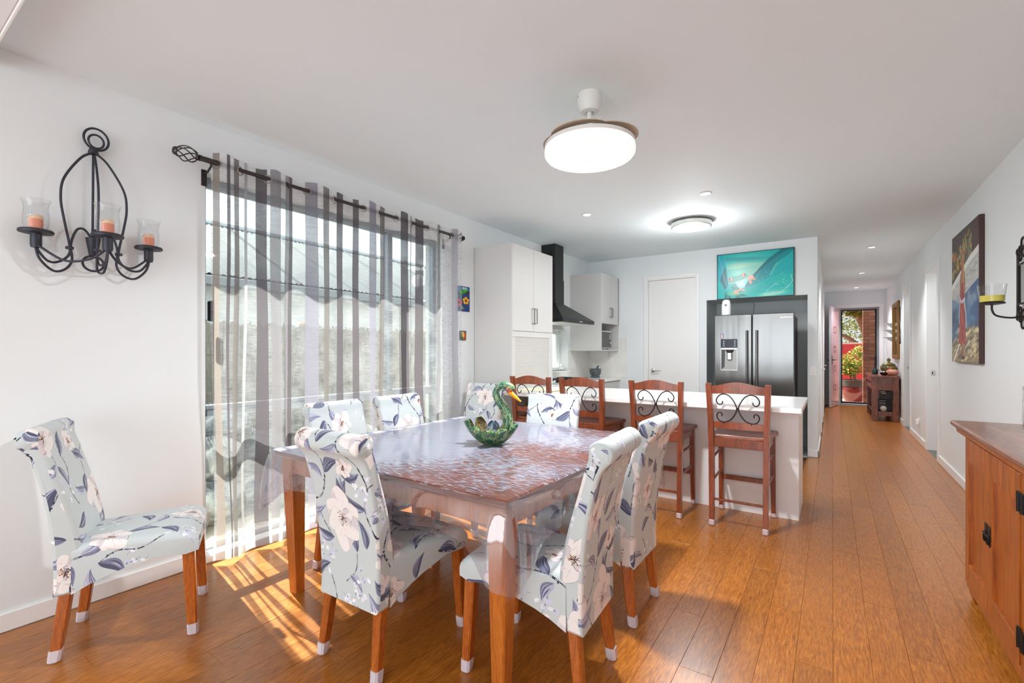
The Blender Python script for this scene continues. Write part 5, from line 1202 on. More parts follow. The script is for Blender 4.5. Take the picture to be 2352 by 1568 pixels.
m = MB(); m.lathe([(.198, 2.636), (.19, 2.626), (.12, 2.610), (.05, 2.602), (0, 2.601)], (0, 0, 0), 40, cap=False); m.build('diffuser', OPAL, oy, smooth=50)
m = MB(); m.box(.055, .095, -.012, .012, 2.600, 2.606, .002); m.build('sensor', flat('sensor_grey', (170, 166, 158), .4), oy)
lamp('oyster_lamp', (-1.255, 5.28, 2.595), 16, .17, disc=True); lamp('oyster_glow', (-1.255, 5.28, 2.40), 15, .10)
DLE = flat('downlight_lens', (255, 255, 255), .4, emit=(255, 253, 248), es=6)
for i, (x, y, lab) in enumerate([(-.925, 4.42, 'recessed downlight over the breakfast bar, nearer the fan light'), (-2.075, 4.42, 'recessed downlight over the breakfast bar, nearer the range hood'),
      (.446, 8.08, 'recessed hall downlight closest to the dining room'), (.446, 10.64, 'recessed hall downlight, middle of the row'), (.446, 13.0, 'recessed hall downlight closest to the front door')]):
    zc = HC if y < YF else HC+.022
    r = thing('downlight', lab, 'light', (x, y, zc), 0, 'recessed ceiling downlights')
    m = MB(); m.lathe([(.040, -.001), (.050, -.001), (.050, -.006), (.042, -.008), (.038, -.004)], (0, 0, 0), 28); m.build('rim', FANW, r, smooth=40)
    m = MB(); m.lathe([(.039, -.003), (.036, -.0045), (0, -.005)], (0, 0, 0), 24, cap=False); m.build('lens', DLE, r)
    lamp('downlight_lamp', (x, y, zc-.03), 100 if y > YF else (88 if x > -1.5 else 16), .2 if y < YF else .09, True)

# ------------------------------------------------------------------ iron candle sconce on the left wall
WI = flat('wrought_iron', (62, 62, 70), .5, .6, bump=.3, bscale=90)
sc_ = thing('candle_sconce', 'three-arm wrought iron candle sconce hanging on the left wall', 'sconce', (XL, .795, 1.35))
def R_(pts, r, name, n=8, closed=False, mat=WI, parent=None, k=6):
    m = MB(); m.tube(catmull(pts, k, closed), r, n, closed=closed); return m.build(name, mat, parent or sc_, smooth=60)
ox = .035
R_([(ox, .012+.050*math.cos(t), 1.043+.055*math.sin(t)) for t in np.linspace(0, 2*PI, 14, endpoint=False)], .0055, 'hanging_ring', closed=True)
R_([(ox+.006, .010+.031*math.cos(t), 1.030+.034*math.sin(t)) for t in np.linspace(0, 2*PI, 12, endpoint=False)], .005, 'hanging_ring', closed=True)
m = MB(); m.lathe([(.012, 1.0), (.018, .985), (.022, .968), (.020, .962)], (ox, 0, 0), 14); m.build('collar', WI, sc_)
m = MB(); m.tube([(ox, 0, .97), (ox, -.003, .50)], .0055, 8); m.build('spine', WI, sc_)
m = MB(); m.lathe([(.032, .530), (.030, .522), (.018, .445), (.010, .435)], (ox, 0, 0), 16); m.build('cone', WI, sc_)
R_([(ox, .0+.042*math.cos(t), .400+.038*math.sin(t)) for t in np.linspace(0, 2*PI, 14, endpoint=False)], .0055, 'lower_ring', closed=True)
arms = [(math.radians(-90), .218, .035, 'left'), (math.radians(0), .215, .0, 'mid'), (math.radians(90), .225, .0, 'right')]
for ang, L, _, nm in arms:
    c, s_ = math.cos(ang), math.sin(ang); px = ox+.015 if nm != 'mid' else ox
    def A(r, z, lx=0): return (px+c*r+(.02*r/.2 if nm != 'mid' else 0)+lx, s_*r, z)
    mk = 1.0 if nm != 'mid' else .62
    R_([A(.006, .965), A(.055*mk, .92), A(.118*mk, .80), A(.130*mk, .70), A(.118*mk, .60), A(.098*mk, .48), A(.100*mk, .425), A(.130*mk+.01, .385), A(L-.04, .385), A(L-.006, .43), A(L, .455)], .0055, 'cage_rod')
    R_([A(.012, .525), A(.04*mk, .565), A(.07*mk, .555), A(.092*mk, .48), A(.088*mk, .40), A(.115*mk, .352), A(L-.06, .340), A(L-.012, .39), A(L+.004, .455)], .0055, 'arm')
    m = MB(); m.lathe([(.016, 0), (.016, .012)], A(.097*mk, .455), 10); m.build('clip', WI, sc_)
    m = MB(); m.lathe([(.018, .440), (.021, .452), (.021, .505), (.062, .508), (.064, .516), (.060, .522), (.02, .521)], A(L, 0)[:2]+(0,), 24); m.build('drip_plate', WI, sc_, smooth=40)
# joining bars between the side arms and the middle arm
for s_ in (-1, 1):
    R_([(ox+.05, s_*.215, .45), (ox+.10, s_*.13, .385), (ox+.17, s_*.05, .40), (ox+.21, 0, .455)], .0055, 'joining_bar')
CG = glassy('candle_glass', (252, 252, 252), ior=1.32, rough=.03)
WAX = flat('peach_wax', (226, 140, 112), .5, spec=.4); WAX2 = flat('pale_wax', (236, 200, 164), .5); WICK = flat('wick', (50, 40, 36), .8)
base = Vector((XL, .795, 1.35))
for (ang, L, _, nm), lab in zip(arms, ('left', 'middle', 'right')):
    px = ox+(.02*L/.2+.015 if nm != 'mid' else 0); c = base+Vector((px+math.cos(ang)*L, math.sin(ang)*L, .5225))
    g_ = MB(); g_.lathe([(.030, .0), (.040, .004), (.047, .03), (.047, .065), (.043, .10), (.047, .125), (.054, .142), (.0525, .142), (.0455, .125), (.0415, .10), (.0455, .065), (.0455, .03), (.039, .006), (.028, .003)], (0, 0, 0), 28, cap=False)
    go = g_.build('candle_glass', CG, smooth=50, loc=c); tag(go, 'clear flared glass cup on the %s plate of the iron sconce' % lab, 'glass', 'glass cups on the iron sconce')
    cd = thing('candle', 'peach pillar candle in the %s glass of the iron sconce' % lab, 'candle', c+Vector((0, 0, .0032)), 0, 'candles on the iron sconce')
    m = MB(); m.lathe([(.025, 0), (.0255, .048), (.023, .056), (.019, .051), (0, .049)], (0, 0, 0), 20); m.build('wax', WAX, cd, smooth=40)
    m = MB(); rr = .0258; m.loft([[(rr*f*math.cos(a), rr*f*math.sin(a), z+(.007*math.sin(2*a+1) if z > .05 else 0)) for a in np.linspace(0, 2*PI, 20, endpoint=False)] for f, z in ((1.0, .046), (1.01, .060), (.8, .060), (.78, .052))], cap=False); m.build('melted_rim', WAX2, cd, smooth=60)
    m = MB(); m.tube([(0, 0, .048), (.002, 0, .064)], .0015, 6); m.build('wick', WICK, cd)

# ------------------------------------------------------------------ right wall: canvas, mirror sconce
pc = thing('figure_canvas', 'tall canvas of a figure in a red dress by blue water, right wall', 'picture', (XR, 5.915, 1.815))
m = MB(); m.box(-.036, -.001, -.525, .525, -.618, .618, .003); m.build('canvas', flat('canvas_edge', (70, 46, 42), .6), pc)
m = MB(); m.add([(-.0365, .523, -.616), (-.0365, -.523, -.616), (-.0365, -.523, .616), (-.0365, .523, .616)], [(0, 1, 2, 3)], [(0, 0), (1, 0), (1, 1), (0, 1)]); m.build('print', PAINT, pc, smooth=0, recalc=False)
ms = thing('mirror_sconce', 'black iron scrolled mirror sconce with a candle arm on the right wall', 'sconce', (XR, 4.36, 1.74))
SI = flat('sconce_iron', (52, 46, 46), .5, .6)
m = MB()
for y in (-.105, .105): m.tube([(-.022, y, -.20), (-.022, y, .20)], .007, 8)
for z in (-.13, .13): m.tube([(-.022, -.105, z), (-.022, .105, z)], .006, 8)
m.build('frame_rods', SI, ms)
m = MB(); m.box(-.018, -.014, -.098, .098, -.125, .125, .001); m.build('mirror', flat('mirror_silver', (225, 228, 226), .03, 1), ms)
for s_ in (-1, 1):
    for y, z, r in ((-.105, .215, .020), (.105, .215, .020), (-.06, .175, .026), (.06, .175, .026), (-.055, .225, .024), (.055, .225, .024), (0, .20, .030), (0, .262, .034)):
        m = MB(); m.tube([(-.022, y+r*math.cos(t), s_*(z)+r*math.sin(t)) for t in np.linspace(0, 2*PI, 14, endpoint=False)], .0055, 6, closed=True); m.build('scroll', SI, ms, smooth=60)
m = MB(); m.tube(catmull([(-.022, 0, -.215), (-.08, 0, -.222), (-.145, -.0, -.205), (-.165, 0, -.168), (-.165, 0, -.128)], 6), .006, 8); m.build('arm', SI, ms, smooth=60)
m = MB(); m.lathe([(.03, -.134), (.062, -.128), (.064, -.120), (.06, -.118)], (-.165, 0, 0), 26); m.build('plate', SI, ms, smooth=40)
c = Vector((XR-.165, 4.36, 1.74-.1175))
g_ = MB(); g_.lathe([(.045, 0), (.060, .004), (.063, .05), (.072, .118), (.0705, .118), (.0615, .05), (.058, .006), (.043, .003)], (0, 0, 0), 32, cap=False)
tag(g_.build('candle_glass', CG, smooth=50, loc=c), 'wide clear glass cup on the mirror sconce arm', 'glass')
cd = thing('candle', 'yellow candle filling the glass on the mirror sconce', 'candle', c+Vector((0, 0, .0045)))
m = MB(); m.lathe([(.0575, 0), (.0605, .040), (.05, .036), (0, .035)], (0, 0, 0), 28); m.build('wax', flat('yellow_wax', (222, 206, 84), .5), cd, smooth=40)
m = MB(); m.tube([(0, 0, .034), (.002, .001, .046)], .0015, 6); m.build('wick', WICK, cd)

# ------------------------------------------------------------------ sideboard
SBW = wood('sideboard_wood', (118, 56, 10), (186, 102, 26), (30, 30, 3), .32, True, .35, 3.0, (156, 80, 17), .16)
SBT = wood('sideboard_top_wood', (92, 50, 34), (156, 104, 78), (24, 2.2, 24), .28, False, .35, 3.0)
sb = thing('sideboard', 'orange-brown wooden sideboard with panelled doors on the right wall', 'sideboard', (.585, 1.60, 0))
L_ = 1.82; dp_ = XR-.012-.585
m = MB(); m.box(-.052, dp_+.01, -.045, L_+.056, .897, .926, .008); m.build('top', SBT, sb)
m = MB(); m.loft([[(-.03, -.02, .868), (dp_, -.02, .868), (dp_, L_+.022, .868), (-.03, L_+.022, .868)], [(-.034, -.028, .897), (dp_, -.028, .897), (dp_, L_+.034, .897), (-.034, L_+.034, .897)]]); m.build('cornice', SBW, sb)
m = MB(); m.box(.02, dp_, 0, .02, .09, .868); m.box(.02, dp_, L_-.02, L_, .09, .868); m.box(.02, dp_, .02, L_-.02, .09, .11); m.box(dp_-.02, dp_, .02, L_-.02, .11, .868); m.build('carcass', SBW, sb, smooth=0)
m = MB(); m.box(0, .022, 0, .03, .09, .868, .002); m.box(0, .022, L_-.03, L_, .09, .868, .002); m.box(0, .022, .03, L_-.03, .845, .868, .002); m.box(0, .022, L_/2-.02, L_/2+.02, .115, .845, .002); m.build('face_frame', SBW, sb)
m = MB(); m.box(0, .02, .03, L_-.03, .07, .118, .002); m.build('bottom_rail', SBW, sb)
for y in (.005, L_-.085):
    for x in (.015, dp_-.08): m = MB(); m.loft([[(x, y, .09), (x+.07, y, .09), (x+.07, y+.08, .09), (x, y+.08, .09)], [(x, y, .03), (x+.07, y, .03), (x+.07, y+.08, .03), (x, y+.08, .03)], [(x+.01, y+.01, 0), (x+.06, y+.01, 0), (x+.06, y+.07, 0), (x+.01, y+.07, 0)]]); m.build('foot', SBW, sb)
ys4 = [(.032, .032+.415), (.032+.419, L_/2-.021), (L_/2+.021, L_/2+.021+.425), (L_/2+.021+.429, L_-.031)]
for i, (a, b) in enumerate(ys4):
    z0, z1 = .12, .843; sw_ = .062
    m = MB(); m.box(.011, .018, a+sw_-.01, b-sw_+.01, z0+.08, z1-.115, 0)
    dr = m.build('door', SBW, sb, smooth=0)
    for q_ in [(a, a+sw_, z0, z1), (b-sw_, b, z0, z1)]: m = MB(); m.box(-.004, .019, q_[0], q_[1], q_[2], q_[3], .003); m.build('stile', SBW, dr)
    for q_ in [(a+sw_, b-sw_, z1-.115, z1), (a+sw_, b-sw_, z0, z0+.085)]: m = MB(); m.box(-.0035, .0185, q_[0], q_[1], q_[2], q_[3], .003); m.build('rail', SBW, dr)
    hy_ = b if i % 2 else a
    for z in ((.19, .70) if i < 3 else ()):
        m = MB(); m.box(-.008, -.003, hy_-.018, hy_+.018, z, z+.075, .001); m.tube([(-.008, hy_, z), (-.008, hy_, z+.075)], .005, 8); m.build('hinge', BLK, dr)
    ly = a if i % 2 else b; s_ = 1 if i % 2 else -1
    m = MB(); m.box(-.008, -.004, ly+s_*.008, ly+s_*.042, .43, .52, .001); m.box(-.011, -.008, ly+s_*.010, ly+s_*.04, .468, .482, .001)
    m.tube([(-.012, ly+s_*.025+.012*math.cos(t), .455+.017*math.sin(t)) for t in np.linspace(0, 2*PI, 12, endpoint=False)], .003, 6, closed=True); m.build('latch_plate', BLK, dr, smooth=40)
    if i % 2: m = MB(); m.tube([(-.014, ly-.06, .476), (-.014, ly+.04, .476)], .0035, 8); m.build('latch_bolt', BLK, dr)
pf = thing('photo_frame', 'silver beaded photo frame standing on the sideboard', 'photo frame', (.83, 3.33, .9265), math.radians(-62))
m = MB()
for q_ in [(-.075, .075, 0, .016), (-.075, .075, .184, .2), (-.075, -.06, .016, .184), (.06, .075, .016, .184)]: m.box(q_[0], q_[1], -.008, .004, q_[2], q_[3], .003)
fo = m.build('frame', flat('silver_frame', (214, 214, 214), .2, 1), pf)
m = MB()
for i in range(26):
    t = i/25
    for x in (-.0675, .0675): m.ball((x, -.009, .006+.188*t), .0035, 6, 4)
for i in range(19):
    for z in (.007, .192): m.ball((-.064+.128*i/18, -.009, z), .0035, 6, 4)
m.build('beading', MATS['silver_frame'], fo, smooth=60, kind='stuff')
m = MB(); m.box(-.06, .06, -.003, .0, .016, .184); m.build('photo_mount', flat('photo_white', (240, 240, 238), .3), pf, smooth=0)
m = MB(); m.add([(-.02, .004, .15), (.02, .004, .15), (.02, .075, .0), (-.02, .075, .0), (-.02, .001, .15), (.02, .001, .15), (.02, .071, .0), (-.02, .071, .0)], [(0, 1, 2, 3), (7, 6, 5, 4), (0, 4, 5, 1), (2, 6, 7, 3), (1, 5, 6, 2), (0, 3, 7, 4)]); m.build('strut', BLK, pf, smooth=0)
# wall plates
def plate(name, lab, loc, axis, w, h, rock, group=None):
    r = thing(name, lab, 'switch' if 'switch' in name else 'socket', loc)
    m = MB(); n_ = axis
    if n_ == 'x+': m.box(0, .007, -w/2, w/2, -h/2, h/2, .002)
    if n_ == 'x-': m.box(-.007, 0, -w/2, w/2, -h/2, h/2, .002)
    if n_ == 'y-': m.box(-w/2, w/2, -.007, 0, -h/2, h/2, .002)
    m.build('plate', TRIM, r)
    for k in range(rock):
        zz = (k-(rock-1)/2)*.028; m = MB()
        if n_ == 'x+': m.box(.007, .010, -.008, .008, zz-.010, zz+.010, .001)
        if n_ == 'x-': m.box(-.010, -.007, -.008, .008, zz-.010, zz+.010, .001)
        if n_ == 'y-': m.box(-.008, .008, -.010, -.007, zz-.010, zz+.010, .001)
        m.build('rocker', TRIM, r)
plate('light_switch', 'white switch plate on the wall end beside the fridge niche', (-.195, YF, 1.06), 'y-', .07, .115, 3)
plate('power_point', 'white power point low on the hall wall past the first doorway', (XR, 8.95, .30), 'x-', .115, .07, 1)
ad_ = MB(); ad_.box(XR-.045, XR-.007, 8.88, 8.93, .25, .32, .004); tag(ad_.build('plug_adaptor', WH), 'white plug pushed into the hall power point', 'plug')
plate('light_switch', 'white switch plate beside the front door, on the right hall wall', (XR, 13.6, 1.08), 'x-', .07, .115, 2)

# ------------------------------------------------------------------ hall furniture
CW = wood('console_wood', (82, 36, 18), (140, 70, 36), (24, 24, 4), .25, True, .5, 3.0)
ct = thing('console_table', 'dark wooden console table with drawers and open shelf in the hall', 'console table', (.615, 11.06, 0))
LX, LY = XR-.018-.615, 1.50
m = MB(); m.box(-.022, LX, -.02, LY+.02, .815, .85, .003); m.build('top', CW, ct)
for x in (0, LX-.10):
    for y in (0, LY-.09): m = MB(); m.box(x, x+.09, y, y+.09, 0, .815, .003); m.build('leg', CW, ct)
for y in (.01, LY-.03): m = MB(); m.box(.09, LX-.10, y, y+.02, .575, .815, .002); m.build('end_panel', CW, ct)
m = MB(); m.box(LX-.03, LX-.01, .09, LY-.09, .575, .815, .002); m.box(.01, .03, .09, LY-.09, .575, .60, .002); m.build('rail', CW, ct)
for y in (.01, LY-.04): m = MB(); m.box(.09, LX-.10, y, y+.03, .105, .16, .003); m.build('lower_rail', CW, ct)
m = MB(); m.box(.02, LX-.02, .03, LY-.03, .16, .178, .002); m.build('shelf', CW, ct)
for k in range(3):
    a = .10+k*(LY-.2)/3; b = a+(LY-.2)/3-.01
    m = MB(); m.box(-.004, .016, a, b, .605, .81, .002); dr = m.build('drawer', CW, ct)
    m = MB(); m.tube(catmull([(-.004, (a+b)/2-.05, .72), (-.03, (a+b)/2-.04, .70), (-.03, (a+b)/2+.04, .70), (-.004, (a+b)/2+.05, .72)], 4), .006, 8); m.build('pull', BLK, dr)
crm = MB(); crm.box(.735, .925, 11.16, 11.55, .40, .562, .006); cr_ = crm.build('storage_box', flat('black_box', (20, 20, 22), .45)); 
# lower crate carries the box
cr2 = thing('storage_crate', 'black slatted crate on the console shelf, under the labelled box', 'crate', (.83, 11.36, .1785))
m = MB(); m.box(-.115, .115, -.21, .21, 0, .015, .002)
for z in (.03, .075, .12, .165):
    for (a, b, c_, d_) in [(-.115, .115, -.21, -.2), (-.115, .115, .2, .21), (-.115, -.105, -.2, .2), (.105, .115, -.2, .2)]: m.box(a, b, c_, d_, z, z+.03, .002)
for x in (-.11, .11):
    for y in (-.205, .205): m.box(x-.008, x+.008, y-.008, y+.008, 0, .22)
m.box(-.118, .118, -.213, .213, .205, .221, .003)
m.build('crate_body', flat('black_box', (20, 20, 22), .45), cr2, smooth=20)
tag(cr_, 'black box with a pale printed label inside the console table', 'box')
m = MB(); m.box(.745, .82, 11.157, 11.16, .535, .555, .001); m.build('label', flat('box_label', (190, 186, 182), .5), cr_, smooth=0)
m = MB(); 
for k in range(5): m.box(.765+.014*k, .776+.014*k, 11.158, 11.16, .507, .520); 
m.build('label_print', flat('box_print', (210, 206, 204), .5), cr_, smooth=0)
pl_ = MB(); pl_.ball((.79, 11.125, .232), (.052, .035, .052), 16, 10); po_ = pl_.build('pebble_ball', flat('pebble_white', (190, 184, 176), .6, bump=1.0, bscale=160), smooth=70); tag(po_, 'pale knobbly ball on the console shelf in front of the crate', 'ornament')
# ornaments on the console
OLV, nt, b = newmat('patterned_bronze'); t = nt.nodes.new('ShaderNodeTexCoord'); n = nt.nodes.new('ShaderNodeTexNoise'); n.inputs['Scale'].default_value = 40; n.inputs['Detail'].default_value = 4; r = nt.nodes.new('ShaderNodeValToRGB')
r.color_ramp.elements[0].position = .4; r.color_ramp.elements[0].color = s2l((74, 66, 40)); r.color_ramp.elements[1].position = .65; r.color_ramp.elements[1].color = s2l((150, 132, 70)); nt.links.new(t.outputs['Object'], n.inputs['Vector']); nt.links.new(n.outputs['Fac'], r.inputs['Fac']); nt.links.new(r.outputs['Color'], b.inputs['Base Color']); b.inputs['Roughness'].default_value = .35
ur = thing('lidded_urn', 'round bronze-green lidded urn with a knob finial on the console', 'urn', (.905, 11.62, .8505))
m = MB(); m.lathe([(.05, 0), (.06, .008), (.09, .04), (.128, .10), (.132, .14), (.105, .175), (.09, .18)], (0, 0, 0), 28); m.build('body', OLV, ur, smooth=50)
m = MB(); m.lathe([(.108, .180), (.112, .188), (.08, .215), (.04, .235), (.02, .245), (.018, .255), (.032, .275), (.030, .295), (.012, .315), (.003, .325)], (0, 0, 0), 28); m.build('lid', OLV, ur, smooth=50)
m = MB(); m.tube(catmull([(-.118, 0, .16), (-.155, 0, .17), (-.165, 0, .11), (-.135, 0, .07), (-.118, 0, .08)], 5), .008, 8); m.build('handle', flat('urn_silver', (200, 198, 190), .2, .9), ur, smooth=60)
pk = thing('pink_dish', 'knobbly pink lidded dish at the near end of the console', 'dish', (.925, 11.22, .8505))
m = MB(); rp_ = random.Random(8)
rings = [[((r_*(1+.09*math.sin(5*a+z*60)+rp_.uniform(-.05, .05)))*math.cos(a), (r_*(1+.09*math.sin(5*a+z*60)+rp_.uniform(-.05, .05)))*math.sin(a), z) for a in np.linspace(0, 2*PI, 22, endpoint=False)] for r_, z in ((.045, 0), (.06, .008), (.085, .03), (.09, .06), (.085, .085), (.06, .105), (.01, .112))]
m.loft(rings); m.build('body', flat('pink_ceramic', (206, 140, 118), .45, bump=.8, bscale=90), pk, smooth=60)
hd = thing('dark_figurine', 'small dark figurine with a teal front on the console', 'figurine', (.70, 11.70, .8505))
m = MB(); m.loft([[(x*s_, y*s_, z) for x, y in [(.05*math.cos(a), .04*math.sin(a)) for a in np.linspace(0, 2*PI, 14, endpoint=False)]] for s_, z in ((.8, 0), (1, .03), (.95, .07), (.6, .10), (.4, .112), (.46, .13), (.3, .15))]); m.build('body', flat('dark_brown_glaze', (58, 50, 44), .3), hd, smooth=60)
m = MB(); m.ball((.0, -.038, .06), (.016, .012, .045), 10, 8); m.build('teal_front', flat('teal_glaze', (16, 104, 104), .25), hd, smooth=60)
bs = thing('black_bowl', 'small glossy black bowl with a steel ball on the console', 'bowl', (.80, 11.20, .8505))
m = MB(); m.lathe([(.03, 0), (.055, .02), (.065, .055), (.058, .055), (.045, .02), (.0, .012)], (0, 0, 0), 24, cap=False); m.build('bowl', flat('black_glaze', (24, 24, 26), .12), bs, smooth=50)
m = MB(); m.ball((0, 0, .058), .024, 14, 8); m.build('ball', flat('steel_ball', (220, 220, 220), .1, 1), bs, smooth=60)
wg = MB(); wg.loft([[(.862, 11.30, .8505), (.90, 11.30, .8505), (.90, 11.36, .8505), (.862, 11.36, .8505)], [(.895, 11.31, 1.0), (.925, 11.31, 1.0), (.925, 11.34, 1.0), (.895, 11.34, 1.0)]])
tag(wg.build('orange_wedge', flat('terracotta_wedge', (190, 92, 58), .5)), 'orange-brown leaning wedge ornament behind the pink dish', 'ornament')
gm_ = thing('gilt_mirror', 'tall narrow gilt-framed mirror above the console table', 'mirror', (XR, 11.74, 1.70))
GILT = flat('gilt', (150, 108, 48), .35, .8, bump=.8, bscale=160)
m = MB()
for (a, b, c_, d_) in [(-.48, -.40, -.55, .55), (.40, .48, -.55, .55), (-.40, .40, -.55, -.47), (-.40, .40, .47, .55)]: m.box(-.035, -.001, a, b, c_, d_, .012)
m.build('frame', GILT, gm_)
m = MB(); m.box(-.012, -.004, -.40, .40, -.47, .47); m.build('mirror', MATS['mirror_silver'], gm_, smooth=0)
for i, z in enumerate((1.86, 1.725, 1.575)):
    r = thing('corbel_shelf', ('upper', 'middle', 'lowest')[i]+' of three small white corbel shelves beyond the gilt mirror', 'shelf', (XR, 12.47, z), 0, 'corbel shelves in the hall')
    m = MB(); m.box(-.16, -.001, -.10, .10, 0, .018, .004); m.build('ledge', TRIM, r)
    m = MB(); m.prism([(-.001, -.001), (-.11, -.001), (-.085, -.03), (-.03, -.07), (-.001, -.10)], 1, -.045, .045); m.build('corbel', TRIM, r)
wh = MB(); wh.tube(catmull([(XR-.015, 11.05, 1.48), (XR-.02, 11.03, 1.56), (XR-.015, 11.08, 1.66), (XR-.025, 11.03, 1.78), (XR-.015, 11.08, 1.9), (XR-.02, 11.04, 2.02), (XR-.015, 11.06, 2.1)], 6), .008, 8)
wh.ball((XR-.02, 11.05, 1.46), (.014, .014, .03), 8, 6); tag(wh.build('wall_hook', BLK, smooth=60), 'wavy black iron hanger on the hall wall beside the gilt mirror', 'hook')

# ------------------------------------------------------------------ outside the front door
PAVE = flat('porch_tile', (128, 98, 104), .5, bump=.2, bscale=60); SANDY = flat('pale_paving', (214, 196, 178), .8, bump=.4, bscale=40)
m = MB(); m.box(-2.5, 4, 14.1, 15.35, -.16, -.03, .004); m.build('ground_porch', PAVE, kind='structure')
m = MB(); m.box(-14, 16, 15.35, 40, -.3, -.16); m.build('ground_garden', SANDY, kind='structure', smooth=0)
pil = struct('wall_brick_pier'); BRK = [flat('brick_%d' % k, c_, .85, bump=.5, bscale=120) for k, c_ in enumerate([(168, 112, 88), (150, 98, 78), (178, 122, 98)])]
m = MB(); m.box(.662, 1.6, 14.962, 15.19, -.16, 2.95); m.build('mortar', flat('mortar_grey', (150, 132, 118), .9), pil, smooth=0)
rb = random.Random(2); z = -.15; row = 0
while z < 2.9:
    xs = [.65, .885, 1.12, 1.355] if row % 2 == 0 else [.65, .765, 1.0, 1.235, 1.47]
    for i in range(len(xs)-1):
        m = MB(); m.box(xs[i], xs[i+1]-.011, 14.95+rb.uniform(0, .003), 15.05, z, z+.076, .003); m.build('brick', rb.choice(BRK), pil, smooth=0)
    m = MB(); m.box(.65+rb.uniform(0, .002), .70, 15.061, 15.2, z, z+.076, .003); m.build('brick', rb.choice(BRK), pil, smooth=0)
    z += .087; row += 1
rwall = MB(); rwall.box(-6, 10, 18.0, 18.2, -.2, 1.52, .004); rwo = rwall.build('wall_garden_red', flat('red_render', (214, 62, 66), .7, bump=.2, bscale=30), kind='structure')
m = MB(); m.box(-6, 10, 17.97, 18.23, 1.52, 1.57, .004); m.build('coping', flat('coping_pale', (226, 206, 196), .6), rwo)
gp = thing('glazed_pot', 'dark red glazed pot standing outside the front door', 'pot', (.50, 16.35, -.16))
GLZ = flat('red_glaze', (128, 36, 28), .15, coat=1)
m = MB(); m.lathe([(.16, 0), (.18, .01), (.27, .20), (.305, .36), (.30, .44), (.285, .47)], (0, 0, 0), 32, cap=False); m.add([(.16*math.cos(k), .16*math.sin(k), 0) for k in np.linspace(0, 2*PI, 20, endpoint=False)], [tuple(range(20))]); m.build('body', GLZ, gp, smooth=50)
m = MB(); m.lathe([(.285, .47), (.31, .48), (.325, .62), (.33, .65), (.315, .66), (.305, .62), (.27, .47)], (0, 0, 0), 32, cap=False); m.build('rim', flat('grey_glaze', (88, 80, 76), .3), gp, smooth=50)
m = MB(); m.lathe([(.30, .61), (.15, .625), (0, .63)], (0, 0, 0), 24, cap=False); m.build('soil', flat('potting_soil', (58, 44, 34), .9), gp)
def leafmat(name, cs):
    m, nt, b = newmat(name); oi = nt.nodes.new('ShaderNodeTexCoord'); n = nt.nodes.new('ShaderNodeTexNoise'); n.inputs['Scale'].default_value = 6; r = nt.nodes.new('ShaderNodeValToRGB')
    r.color_ramp.elements[0].position = .3; r.color_ramp.elements[0].color = s2l(cs[0]); r.color_ramp.elements[1].position = .7; r.color_ramp.elements[1].color = s2l(cs[-1])
    if len(cs) > 2: e = r.color_ramp.elements.new(.5); e.color = s2l(cs[1])
    nt.links.new(oi.outputs['Object'], n.inputs['Vector']); nt.links.new(n.outputs['Fac'], r.inputs['Fac']); nt.links.new(r.outputs['Color'], b.inputs['Base Color']); b.inputs['Roughness'].default_value = .45
    b.inputs['Subsurface Weight'].default_value = 0; return m
def leaves(mb, blobs, n, size, rnd):
    for k in range(n):
        c_, r_ = rnd.choice(blobs); d = Vector((rnd.gauss(0, 1), rnd.gauss(0, 1), rnd.gauss(0, 1))).normalized()*rnd.uniform(.45, 1)
        p = Vector((c_[0]+d.x*r_[0], c_[1]+d.y*r_[1], c_[2]+d.z*r_[2])); a = Vector((rnd.gauss(0, 1), rnd.gauss(0, 1), rnd.gauss(0, .6))).normalized(); b = a.orthogonal().normalized(); q = a.cross(b)*rnd.uniform(-.4, .4); b = (b+q).normalized()
        s_ = size*rnd.uniform(.7, 1.3)
        mb.add([p, p+a*s_*.5+b*s_*.28, p+a*s_, p+a*s_*.5-b*s_*.28], [(0, 1, 2, 3)])
pt = thing('potted_tree', 'leafy young tree with yellow-green leaves growing in the red pot', 'tree', (.50, 16.35, .46))
rl = random.Random(21)
m = MB()
for dx, dy in ((.03, 0), (-.05, .03), (.0, -.05)): m.tube(catmull([(dx, dy, -.02), (dx*1.6, dy, .18), (dx*2.6+.02, dy*2, .42), (dx*5, dy*4, .75)], 4), [.018]*8+[.010]*5, 7)
m.build('trunk', flat('bark_pale', (176, 156, 128), .8), pt, smooth=60)
m = MB(); leaves(m, [((.05, 0, .62), (.34, .34, .26)), ((-.25, 0, .50), (.22, .25, .2)), ((.22, 0, .85), (.26, .26, .2)), ((-.1, -.1, .30), (.22, .2, .16)), ((.1, 0, .4), (.3, .25, .2))], 2000, .065, rl)
m.build('foliage', leafmat('potted_leaf', [(92, 132, 40), (170, 190, 70), (206, 150, 84)]), pt, smooth=0, recalc=False, kind='stuff')
TEAK = wood('weathered_teak', (150, 112, 76), (206, 166, 122), (20, 20, 6), .6)
gc = thing('folding_chair', 'folding wooden garden chair beside the red pot', 'chair', (-.02, 16.75, -.16), .3)
for s_ in (-1, 1):
    m = MB(); m.loft([[(x-.02, s_*.22-.012, z), (x+.02, s_*.22-.012, z), (x+.02, s_*.22+.012, z), (x-.02, s_*.22+.012, z)] for x, z in ((.32, 0), (-.24, .92))]); m.build('back_leg', TEAK, gc)
    m = MB(); m.loft([[(x-.02, s_*.19-.012, z), (x+.02, s_*.19-.012, z), (x+.02, s_*.19+.012, z), (x-.02, s_*.19+.012, z)] for x, z in ((-.26, 0), (.28, .46))]); m.build('front_leg', TEAK, gc)
for k in range(6): m = MB(); m.box(-.14+.075*k, -.08+.075*k, -.2, .2, .44, .458, .003); m.build('seat_slat', TEAK, gc)
